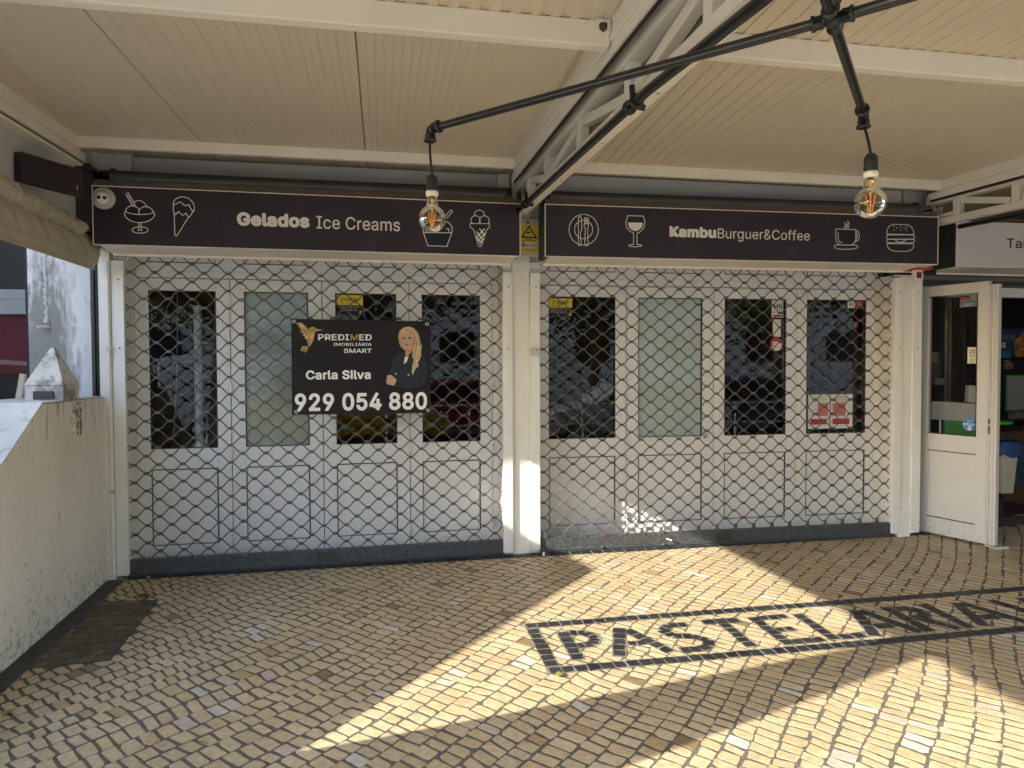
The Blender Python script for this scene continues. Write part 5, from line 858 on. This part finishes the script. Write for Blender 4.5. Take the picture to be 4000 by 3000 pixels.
# ------------------------------------------------------------------ third shop with its open door
H_ = Vector((3.602, -.045)); D_ = Vector((.157, -.494)).normalized(); aD = math.atan2(D_.y, D_.x)
def door_thing():
    t = Thing('open_door', 'white half glazed shop door standing open at the right with stickers on its glass', 'door', (0, 0, 0), 0); t.o.location = (H_.x, H_.y, 0); t.o.rotation_euler = (0, 0, aD)
    W_, g0, g1 = .512, .03, .430                # local x along the leaf, seen face towards -y
    z0, z1 = .012, 2.160
    b = MB()
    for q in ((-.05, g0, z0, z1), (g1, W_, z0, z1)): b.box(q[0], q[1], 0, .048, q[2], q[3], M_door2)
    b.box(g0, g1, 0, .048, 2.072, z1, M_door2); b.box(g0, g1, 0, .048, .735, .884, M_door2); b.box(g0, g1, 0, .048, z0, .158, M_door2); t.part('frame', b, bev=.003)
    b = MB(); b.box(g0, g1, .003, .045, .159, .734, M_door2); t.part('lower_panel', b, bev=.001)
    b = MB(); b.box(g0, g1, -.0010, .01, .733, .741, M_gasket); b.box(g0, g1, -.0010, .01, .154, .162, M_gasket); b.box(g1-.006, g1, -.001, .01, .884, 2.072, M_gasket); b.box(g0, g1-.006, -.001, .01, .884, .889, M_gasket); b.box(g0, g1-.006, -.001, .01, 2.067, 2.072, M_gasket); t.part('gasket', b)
    b = MB(); b.add([(g0, .02, .888), (g1-.005, .02, .888), (g1-.005, .02, 2.068), (g0, .02, 2.068)], [(0, 1, 2, 3)], M_glass2); t.part('glass_pane', b)
    b = MB()
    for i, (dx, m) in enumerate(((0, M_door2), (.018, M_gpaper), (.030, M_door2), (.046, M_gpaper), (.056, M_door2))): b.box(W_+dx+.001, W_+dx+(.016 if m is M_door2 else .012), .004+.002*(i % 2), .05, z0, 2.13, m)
    t.part('edge_profile', b, bev=.001)
    b = MB(); b.box(W_+.010, W_+.032, -.006, .004, .90, 1.08, M_gpaper); b.box(W_+.015, W_+.027, -.008, -.005, 1.0, 1.04, M_gasket); b.box(W_+.015, W_+.027, -.008, -.005, .92, .985, M_dark); t.part('lock_strike', b)
    y = .0185
    b = MB(); b.poly([(.278, 1.960), (.424, 1.962), (.424, 2.060), (.278, 2.064)], y, mat('grey blue sticker', (.11, .15, .19), .4)); b.poly([(.285, 2.005), (.355, 2.006), (.355, 2.052), (.285, 2.052)], y-.0005, M_gasket)
    for k in range(3): c = (.299+.021*k, 2.034); b.poly([(c[0]+.0105*math.cos(q*.4), c[1]+.0105*math.sin(q*.4)) for q in range(16)], y-.001, M_red)
    text(b, 'SECURITAS', .288, .352, 2.009, 2.020, y-.001, M_paper, .01); lines(b, .362, .42, 2.05, .012, 3, y-.0008, M_gpaper, .004); lines(b, .285, .418, 1.99, .013, 2, y-.0008, M_gpaper, .005); t.part('alarm_sticker', b, label='blue grey alarm sticker with three red dots')
    b = MB(); b.poly([(.345, 1.490), (.426, 1.488), (.426, 1.625), (.345, 1.627)], y, mat('cream paper', (.66, .66, .50), .6)); b.ribbon([(.349, 1.494), (.422, 1.492), (.422, 1.621), (.349, 1.623)], .002, y-.0003, M_txtg, True); lines(b, .355, .416, 1.585, .011, 4, y-.0005, M_txtd, .005); lines(b, .355, .416, 1.532, .011, 4, y-.0005, M_txtd, .005); b.poly([(.36, 1.598), (.372, 1.596), (.37, 1.612), (.362, 1.614)], y-.0005, M_red); b.poly([(.375, 1.598), (.412, 1.597), (.412, 1.604), (.375, 1.606)], y-.0005, M_blue); b.poly([(.37, 1.588), (.405, 1.587), (.405, 1.594), (.37, 1.595)], y-.0007, mat('orange print', (.6, .2, .05), .5)); t.part('price_notice', b, label='cream notice with rows of print')
    b = MB(); c = (.372, .985); r = .058; cc = lambda r, n=30: [(c[0]+r*math.cos(2*math.pi*i/n), c[1]+r*math.sin(2*math.pi*i/n)) for i in range(n)]
    b.poly(cc(r), y, M_blue); b.ribbon(cc(r-.003), .003, y-.0004, mat('pale blue print', (.25, .42, .62), .5), True); lines(b, c[0]-.036, c[0]+.036, c[1]+.036, .013, 2, y-.0006, MATS['pale blue print'], .010); b.poly([(c[0]-.054, c[1]-.001), (c[0]+.054, c[1]-.001), (c[0]+.054, c[1]+.004), (c[0]-.054, c[1]+.004)], y-.0006, M_paper); b.poly([(c[0]-.050, c[1]-.011), (c[0]+.050, c[1]-.011), (c[0]+.050, c[1]-.007), (c[0]-.050, c[1]-.007)], y-.0006, M_paper)
    c2 = (c[0], c[1]-.034); b.poly([(c2[0]+.017*math.cos(q*.3), c2[1]+.017*math.sin(q*.3)) for q in range(21)], y-.0008, M_paper); text(b, '18', c2[0]-.010, c2[0]+.010, c2[1]-.008, c2[1]+.008, y-.0012, M_txtd, .02); t.part('age_sticker', b, label='round blue sticker reading 18')
door_thing()
t = Thing('door_stop', 'flat grey sill strip on the paving behind the open door', 'door sill', (3.9, -.5, 0)); b = MB(); b.box(3.80, 3.92, -.60, -.48, fz(-.5)-.004, fz(-.5)+.014, M_gpaper); b.box(3.72, 4.35, -.02, .03, -.01, .016, M_gpaper); t.part('strip', b, bev=.003)
t = Thing('shop_entrance', 'dark grey shutter box and white head frame over the tobacconist entrance', 'door frame', (4.5, .1, 2.1))
b = MB(); b.box(3.50, 7.4, -.02, .20, 2.185, 2.302, M_dark); b.box(3.5, 7.4, -.04, -.021, 2.225, 2.262, mat('grey shutter slat', (.12, .115, .105), .5)); t.part('shutter_box', b, bev=.003)
b = MB(); b.box(3.50, 7.4, .10, .19, 2.10, 2.184, M_door); b.box(3.505, 3.60, .02, .19, -.02, 2.10, M_door); t.part('head_frame', b, bev=.003)
b = MB(); b.box(3.52, 7.4, .04, 4.2, -.10, -.03, mat('brown floor tiles', (.09, .065, .05), .35, var=.3, vs=6)); struct('shop_floor', b)
b = MB(); b.box(4.2, 5.6, .35, .95, -.028, -.014, mat('dull red mat', (.09, .02, .018), .8, var=.6, vs=4, stretch=(.2, 3, 1))); b.box(4.2, 5.6, .40, .44, -.0138, -.012, M_gpaper); Thing('door_mat', 'red striped mat on the floor inside the tobacconist', 'mat', (4.9, .6, -.02), mb=b)
# counter with posters behind
t = Thing('shop_counter', 'brown wooden counter with blue posters inside the tobacconist', 'counter', (5.6, 1.2, 0)); b = MB(); b.box(4.55, 7.3, 1.0, 1.6, -.03, .72, M_wood); t.part('body', b, bev=.004)
b = MB(); b.box(4.50, 7.35, .94, 1.65, .72, .755, M_wood); t.part('worktop', b, bev=.004)
b = MB(); b.box(5.60, 6.4, .985, .999, .18, .62, mat('dark blue poster', (.03, .08, .16), .4, var=.6, vs=7, dirt=[((.20, .12, .03), .35, 6, (1, 1, 1))])); t.part('front_poster', b)
t = Thing('poster_rack', 'dark rack of lottery posters behind the tobacconist counter', 'rack', (6.3, 1.7, .8)); b = MB(); b.box(4.5, 7.39, 1.75, 1.80, .70, 2.6, M_board); t.part('backboard', b)
def ps(u0, u1, z0, z1, m, fn, nm, lab):
    b = MB(); b.prism([(u0, z0), (u1, z0), (u1, z1), (u0, z1)], 1.738, 1.748, m); fn(b); t.part(nm, b, label=lab)
PP = lambda x, z: (CAM[0]+(x-CAM[0])*(1.74+5.342)/6.342, CAM[2]+(z-CAM[2])*(1.74+5.342)/6.342)   # poster positions were taken on the plane y = 1
def f1(b):
    (xa, za), (xb, zb) = PP(5.44, 1.80), PP(5.64, 1.74); text(b, 'DE EM LINHA O QUADRO', xa, xb, zb, za, 1.736, M_mbblue, .01); lines(b, xa, xb-.05, zb-.14, .03, 3, 1.736, M_mbblue, .012)
    c = PP(5.76, 1.70); b.poly([(c[0]-.13, c[1]-.16), (c[0]+.13, c[1]-.16), (c[0]+.13, c[1]+.14), (c[0]-.02, c[1]+.14), (c[0]-.15, c[1]+.03)], 1.7365, mat('fiery print', (.34, .14, .04), .5, var=.9, vs=16, dirt=[((.55, .42, .08), .40, 14, (1, 1, 3)), ((.10, .03, .02), .36, 9, (1, 1, 1))])); c = PP(5.52, 1.68); b.poly([(c[0]-.08, c[1]-.03), (c[0]+.0, c[1]-.03), (c[0]+.0, c[1]+.04), (c[0]-.08, c[1]+.04)], 1.7364, M_gpaper)
xa, za = PP(5.40, 1.86); xb, zb = PP(5.86, 1.565); ps(xa, xb, zb, za, mat('navy poster', (.02, .05, .12), .4, var=.4, vs=5), f1, 'lottery_poster', 'navy poster with a fiery picture')
def f2(b):
    for s, (x0_, x1_, z0_) in (('Agora', (5.505, 5.565, 1.500)), ('canta uma', (5.50, 5.605, 1.452)), ('vez por mês', (5.50, 5.62, 1.425))):
        a1, c1_ = PP(x0_, z0_); a2, c2_ = PP(x1_, z0_+.020); text(b, s, a1, a2, c1_, c2_, 1.736, M_gpaper, .014)
    a1, c1_ = PP(5.52, 1.476); a2, c2_ = PP(5.61, 1.494); b.poly([(a1, c1_), (a2, c1_), (a2, c2_), (a1, c2_)], 1.736, MATS['orange print'])
xa, za = PP(5.475, 1.525); xb, zb = PP(5.80, 1.375); ps(xa, xb, zb, za, mat('black poster', (.012, .011, .02), .4), f2, 'slogan_poster', 'black poster with white slogan')
def f3(b): (xa, za), (xb, zb) = PP(5.585, 1.31), PP(5.80, 1.0); lines(b, xa, xb, za, .035, 8, 1.736, M_txtg, .010)
xa, za = PP(5.555, 1.345); xb, zb = PP(5.90, .99); b = MB(); b.prism([(xa-.02, zb-.02), (xb, zb-.02), (xb, za+.02), (xa-.02, za+.02)], 1.741, 1.7485, M_green); t.part('green_surround', b)
ps(xa, xb, zb, za, mat('grey notice', (.33, .33, .32), .5), f3, 'rules_notice', 'grey rules notice with a green border')
xa, za = PP(5.57, .96); xb, zb = PP(5.9, .88); ps(xa, xb, zb, za, mat('dull picture', (.20, .15, .12), .5, var=.5, vs=12), lambda b: None, 'picture_card', None)
# bin, green tray and white display board
def bin_():
    t = Thing('waste_bin', 'cream waste bin with a blue bag hung over its rim behind the open door', 'bin', (4.80, .30, .2)); b = MB(); n = 24
    def ring(w, d, z): return [(4.80+w*(abs(math.cos(q))**.6)*math.copysign(1, math.cos(q)), .32+d*(abs(math.sin(q))**.6)*math.copysign(1, math.sin(q)), z) for q in (2*math.pi*k/n for k in range(n))]
    v = ring(.085, .07, .245)+ring(.118, .10, .70)+ring(.108, .09, .70)
    b.add(v, [tuple(range(n))[::-1]]+[(j*n+k, j*n+(k+1) % n, (j+1)*n+(k+1) % n, (j+1)*n+k) for j in range(2) for k in range(n)], M_bin, False); t.part('body', b)
    b = MB(); v = []
    for j, (w, z) in enumerate(((.125, .60), (.132, .66), (.130, .735), (.118, .745), (.100, .65))):
        for k in range(n):
            q = 2*math.pi*k/n; r = 1+.03*math.sin(q*7+j); v.append((4.80+w*r*(abs(math.cos(q))**.6)*math.copysign(1, math.cos(q)), .32+w*.85*r*(abs(math.sin(q))**.6)*math.copysign(1, math.sin(q)), z+.018*math.sin(q*5)*(j == 0)+.01*math.sin(q*3+1)))
    b.add(v, [(j*n+k, j*n+(k+1) % n, (j+1)*n+(k+1) % n, (j+1)*n+k) for j in range(4) for k in range(n)], M_bag, True); t.part('bag', b)
    b = MB(); b.box(4.7, 4.9, .40, .45, .01, .25, M_dark); b.box(4.66, 4.94, .28, .50, -.03, .012, M_dark); b.box(4.74, 4.86, .26, .42, .20, .246, M_dark); t.part('stand', b)
bin_()
t = Thing('green_tray', 'round bright green tray beside the white display board', 'tray', (4.78, .3, .93)); b = MB(); b.lathe([(0, 0), (.14, 0), (.165, .012), (.168, .030), (.158, .030), (.152, .014), (0, .012)], (4.72, .36, .905), M_green, 30); t.part('dish', b)
b = MB(); b.tube([(4.72, .36, -.03), (4.72, .36, .905)], .02, M_dark, 10); t.part('stand_leg', b)
t = Thing('display_board', 'white display board seen through the glass of the open door', 'display board', (4.3, .42, 1.0)); b = MB()
b.prism([(3.985, .965), (4.70, .925), (4.722, .945), (4.722, 1.05), (4.70, 1.09), (4.01, 1.138), (3.985, 1.12)], .30, .325, M_cer); t.part('panel', b, bev=.006)
b = MB(); b.prism([(4.16, .80), (4.50, .78), (4.50, .94), (4.16, .955)], .33, .37, M_green); t.part('green_box', b)
b = MB(); b.tube([(4.11, .34, .81), (4.11, .34, .96)], .016, M_chrome, 10); b.tube([(4.11, .35, -.03), (4.11, .35, .81)], .010, M_dark, 8); b.tube([(4.6, .35, -.03), (4.6, .35, .93)], .010, M_dark, 8); t.part('support', b)
b = MB(); b.prism([(4.44, 1.12), (4.56, 1.11), (4.57, 1.27), (4.45, 1.28)], .36, .40, M_cer); t.part('upright_card', b)
t = Thing('menu_sign', 'pale hand written menu card behind the open door glass', 'menu card', (4.1, .6, 1.5)); b = MB(); b.prism([(4.02, 1.50), (4.32, 1.50), (4.32, 1.60), (4.02, 1.62)], .60, .606, mat('dull cream card', (.20, .19, .13), .6)); b.prism([(4.29, 1.28), (4.40, 1.28), (4.40, 1.345), (4.29, 1.345)], .60, .606, MATS['dull cream card']); t.part('card', b)
b = MB(); b.tube([(4.15, .62, -.03), (4.15, .62, 1.62)], .012, M_dark, 8); b.box(4.13, 4.36, .607, .62, 1.28, 1.60, M_dark); t.part('stand', b)
t = Thing('grey_column', 'grey round column inside the tobacconist', 'column', (4.25, .9, 0)); b = MB(); b.tube([(4.25, .9, -.03), (4.25, .9, 3.1)], .09, mat('dim column', (.10, .11, .12), .5), 24); t.part('shaft', b)
# inside the closed shops
t = Thing('reflected_post', 'white upright tube standing for a street post reflected in the first dark pane', 'column', (-2.455, .32, 0), AL); b = MB(); b.tube([(-2.455, .32, .86), (-2.455, .32, 1.955)], .030, M_white, 20); b.tube([(-2.455, .32, -.05), (-2.455, .32, .86)], .022, M_dark, 12); t.part('shaft', b)  # bright tube stands in for the reflection of a street post
t = Thing('hanging_wires', 'thin loose white wires hanging behind the first dark pane', 'wires', (-2.6, .26, 1.5), AL)
for P in ([(-2.578, .25, 2.05), (-2.585, .26, 1.7), (-2.60, .255, 1.3), (-2.625, .26, .95)], [(-2.60, .25, 2.02), (-2.655, .26, 1.93), (-2.675, .26, 1.83), (-2.66, .26, 1.79)]):
    b = MB(); b.tube(P, .0022, M_cer, 6); t.part('wire', b)
t = Thing('hanging_wires', 'loose pinkish wires behind the dark pane left of the centre pillar', 'wires', (-.42, .26, 1.9), AL)
for P in ([(-.36, .25, 2.05), (-.372, .26, 1.92), (-.39, .26, 1.80)], [(-.50, .25, 2.03), (-.47, .26, 2.035), (-.49, .26, 2.0), (-.465, .26, 2.01), (-.48, .26, 2.045), (-.50, .25, 2.03)], [(-.42, .25, 2.04), (-.37, .26, 2.045), (-.335, .26, 1.99)]):
    b = MB(); b.tube(P, .002, mat('pink wire', (.45, .30, .28), .5), 6); t.part('wire', b)
t = Thing('paper_note', 'pale paper note taped behind the first dark pane', 'note', (-2.45, .236, 1.55), AL); b = MB(); b.prism([(-2.62, 1.515), (-2.43, 1.520), (-2.43, 1.585), (-2.62, 1.575)], .2345, .2355, mat('dim note', (.14, .20, .19), .6)); lines(b, -2.61, -2.44, 1.555, .02, 1, .2340, M_txtd, .006); t.part('sheet', b)
t = Thing('shop_table', 'dim wooden table inside the burger and coffee shop', 'table', (2.2, 1.6, 0), AR); b = MB(); b.box(1.75, 2.9, 1.5, 2.2, .72, .76, M_wood); t.part('tabletop', b)
for x, y in ((1.8, 1.55), (2.85, 1.55), (1.8, 2.15), (2.85, 2.15)): b = MB(); b.box(x-.025, x+.025, y-.025, y+.025, 0, .72, M_wood); t.part('leg', b)
t = Thing('wall_poster', 'dim blue poster standing inside the burger shop behind the last door', 'poster', (2.9, 1.0, 1.3), AR); b = MB(); b.prism([(2.85, 1.25), (3.10, 1.25), (3.10, 1.68), (2.85, 1.68)], 1.0, 1.02, mat('blue poster', (.05, .10, .25), .4, var=.5, vs=6)); b.box(2.95, 3.0, 1.021, 1.05, 0, 1.6, M_dark); t.part('sheet', b)
t = Thing('white_pole', 'white upright pole behind the last folding door', 'pole', (2.75, .8, 0), AR); b = MB(); b.tube([(2.79, .8, 0), (2.79, .8, 1.55)], .035, M_cer, 14); t.part('shaft', b)
# litter
def leaf(x, y, s, a, m, lab):
    b = MB(); v = []; n = 7; z = fz(y)+.0075
    for i in range(n): q = i/(n-1); w = .42*s*math.sin(math.pi*q)**.8; v += [(q*s-.5*s, -w, .006*math.sin(q*3)+.008*abs(w/s)), (q*s-.5*s, 0, .004*math.sin(q*3)), (q*s-.5*s, w, .006*math.sin(q*3)+.010*abs(w/s))]
    f = []
    for i in range(n-1): f += [(i*3, i*3+3, i*3+4, i*3+1), (i*3+1, i*3+4, i*3+5, i*3+2)]
    ca, sa = math.cos(a), math.sin(a); b.add([(p[0]*ca-p[1]*sa+x, p[0]*sa+p[1]*ca+y, p[2]+z) for p in v], f, m, True)
    Thing('fallen_leaf', lab, 'leaf', (x, y, z), mb=b)
leaf(-2.62, -.50, .085, .4, M_leafd, 'curled brown leaf at the wall end of the inset cover'); leaf(-2.74, -1.93, .05, 1.0, M_leafg, 'yellow green leaf lying near the low side wall'); leaf(-1.83, -2.33, .03, 2.0, M_leafg, 'tiny green leaf on the shaded setts in the foreground'); leaf(-.22, -2.03, .05, .3, M_leafg, 'pale green leaf in the sun below the lettering frame')
def butt(x, y, a, lab):
    z = fz(y)+.006; b = MB(); d = Vector((math.cos(a), math.sin(a), 0)); p = Vector((x, y, z)); b.tube([p-d*.012, p+d*.014], .0038, M_paper, 8); Thing('cigarette_butt', lab, 'cigarette butt', (x, y, z), mb=b)
butt(-2.72, -.10, .9, 'white cigarette butt by the left end of the black setts')
b = MB(); b.tube([(1.185, -.045, .075), (1.225, -.055, .06)], .006, M_paper, 8); Thing('paper_scrap', 'rolled white paper scrap stuck on the bottom bar of the right grille', 'paper scrap', (1.2, -.05, .07), AR, mb=b)
b = MB(); b.tube([(.15, -.11, .0), (.15, -.11, .028)], [.012, .010], M_cer, 10); Thing('bottle_cap', 'small cream cap standing at the foot of the centre pillar', 'cap', (.15, -.11, 0), mb=b)
# ------------------------------------------------------------------ the street behind the camera (seen only mirrored in the glass)
ZR = zz-.14
def car(name, label, col, x, y, flip=1, van=False):
    t = Thing(name, label, 'car', (x, y, ZR)); m = mat('paint '+label[:12], col, .25, var=.03, coat=.6); L = 4.2
    if van: sil = [(-2.3, .35), (-2.3, 1.0), (-2.28, 1.95), (-2.1, 2.05), (.9, 2.05), (1.25, 1.9), (1.75, 1.15), (2.2, 1.0), (2.3, .8), (2.3, .35)]; win = [(.25, 1.2), (.25, 1.8), (1.05, 1.8), (1.5, 1.2)]
    else: sil = [(-2.05, .35), (-2.1, .75), (-1.95, .98), (-1.25, 1.42), (-.2, 1.48), (.45, 1.40), (1.05, .98), (1.85, .85), (2.1, .70), (2.1, .35)]; win = [(-1.5, 1.0), (-1.1, 1.34), (-.2, 1.40), (.38, 1.33), (.88, 1.0)]
    b = MB(); b.prism([(x+p[0]*flip, ZR+p[1]) for p in sil], y-.86, y+.86, m); t.part('body', b, bev=.06)
    for s in (-1, 1): b = MB(); q = [(x+p[0]*flip, ZR+p[1]) for p in win]; b.prism(q, y+s*.868-.004, y+s*.868+.004, M_gasket); t.part('side_window', b)
    for wx in (-1.35, 1.35):
        for s in (-1, 1):
            b = MB(); b.lathe([(0, .1), (.2, .1), (.31, .09), (.32, -.09), (0, -.1)], (x+wx, y+s*.78, ZR+.32), M_gasket, 20, (0, 1, 0)); w = t.part('wheel', b); b = MB(); b.lathe([(0, .02), (.18, .015), (.2, -.0)], (x+wx, y+s*.88, ZR+.32), M_chrome, 16, (0, s, 0)); t.part('rim', b, w)
    for s in (-1, 1): b = MB(); b.box(x+flip*2.02-.06, x+flip*2.02+.10, y+s*.62-.15, y+s*.62+.15, ZR+.62, ZR+.76, M_paper); t.part('headlight', b)
car('parked_car', 'red hatchback parked across the road', (.40, .02, .02), 1.2, -11.2); car('parked_car', 'silver hatchback parked by the kerb', (.50, .52, .54), 3.9, -9.4, -1)
car('parked_van', 'white delivery van parked by the kerb', (.72, .73, .74), -3.6, -12.4, 1, True); car('parked_car', 'dark blue hatchback parked across the road', (.02, .03, .06), 8.0, -11.6); car('parked_car', 'yellow hatchback parked by the kerb', (.55, .35, .02), -1.6, -9.3)
t = Thing('street_railing', 'white tubular railing along the kerb', 'railing', (0, -7.6, zz)); b = MB(); b.tube([(-4, -7.6, zz+.9), (9, -7.6, zz+.9)], .022, M_paper, 8); b.tube([(-4, -7.6, zz+.5), (9, -7.6, zz+.5)], .016, M_paper, 8); t.part('rail', b)
for k in range(9): b = MB(); b.tube([(-4+k*1.6, -7.6, zz), (-4+k*1.6, -7.6, zz+.92)], .022, M_paper, 8); t.part('rail_post', b)
def tree(x, y, h, r, seed, label):
    t = Thing('street_tree', label, 'tree', (x, y, ZR), group='leafy trees across the road'); rr = random.Random(seed); b = MB(); b.tube([(x, y, ZR), (x+.05, y, h*.5), (x-.05, y+.1, h*.75)], [.18, .13, .07], M_wood, 10)
    for k in range(7): q = k*.9; b.tube([(x, y, h*.45), (x+r*.6*math.cos(q), y+r*.6*math.sin(q), h*.75+rr.uniform(-.4, .6))], [.06, .02], M_wood, 6)
    t.part('trunk', b); b = MB(); M_l = mat('sunlit foliage', (.085, .115, .022), .6, var=.5, vs=3); cl = [(rr.gauss(0, r*.45), rr.gauss(0, r*.45), rr.gauss(0, r*.32)) for _ in range(26)]
    for k in range(2600):
        c = cl[k % 26]; p = Vector((x+c[0]+rr.gauss(0, r*.17), y+c[1]+rr.gauss(0, r*.17), h*.8+c[2]+rr.gauss(0, r*.15))); u = Vector((rr.gauss(0, 1), rr.gauss(0, 1), rr.gauss(0, 1))).normalized(); w = u.orthogonal().normalized(); s = rr.uniform(.05, .10)
        b.add([p+u*s*1.5, p+w*s, p-u*s*1.5, p-w*s], [(0, 1, 2, 3)], M_l)
    t.part('crown', b)
tree(4.6, -15.5, 5.2, 2.3, 1, 'round leafy tree across the road, rightmost'); tree(-1.0, -16.5, 5.8, 2.5, 2, 'tall leafy tree across the road, middle'); tree(-7.5, -15.5, 5.0, 2.2, 3, 'leafy tree across the road, leftmost'); tree(11, -16, 5.5, 2.5, 4, 'leafy tree across the road far right')
t = Thing('opposite_building', 'pale four storey block across the road', 'building', (0, -26, ZR)); b = MB(); b.box(-26, 28, -34, -26, ZR, 9.5, M_plaster); t.part('wall', b)
for i in range(12):
    for j in range(3): b = MB(); b.box(-23+i*4.2, -21.4+i*4.2, -26.02, -25.9, 1.6+j*2.8, 3.0+j*2.8, M_gasket); t.part('window', b)
bpy.context.view_layer.update()
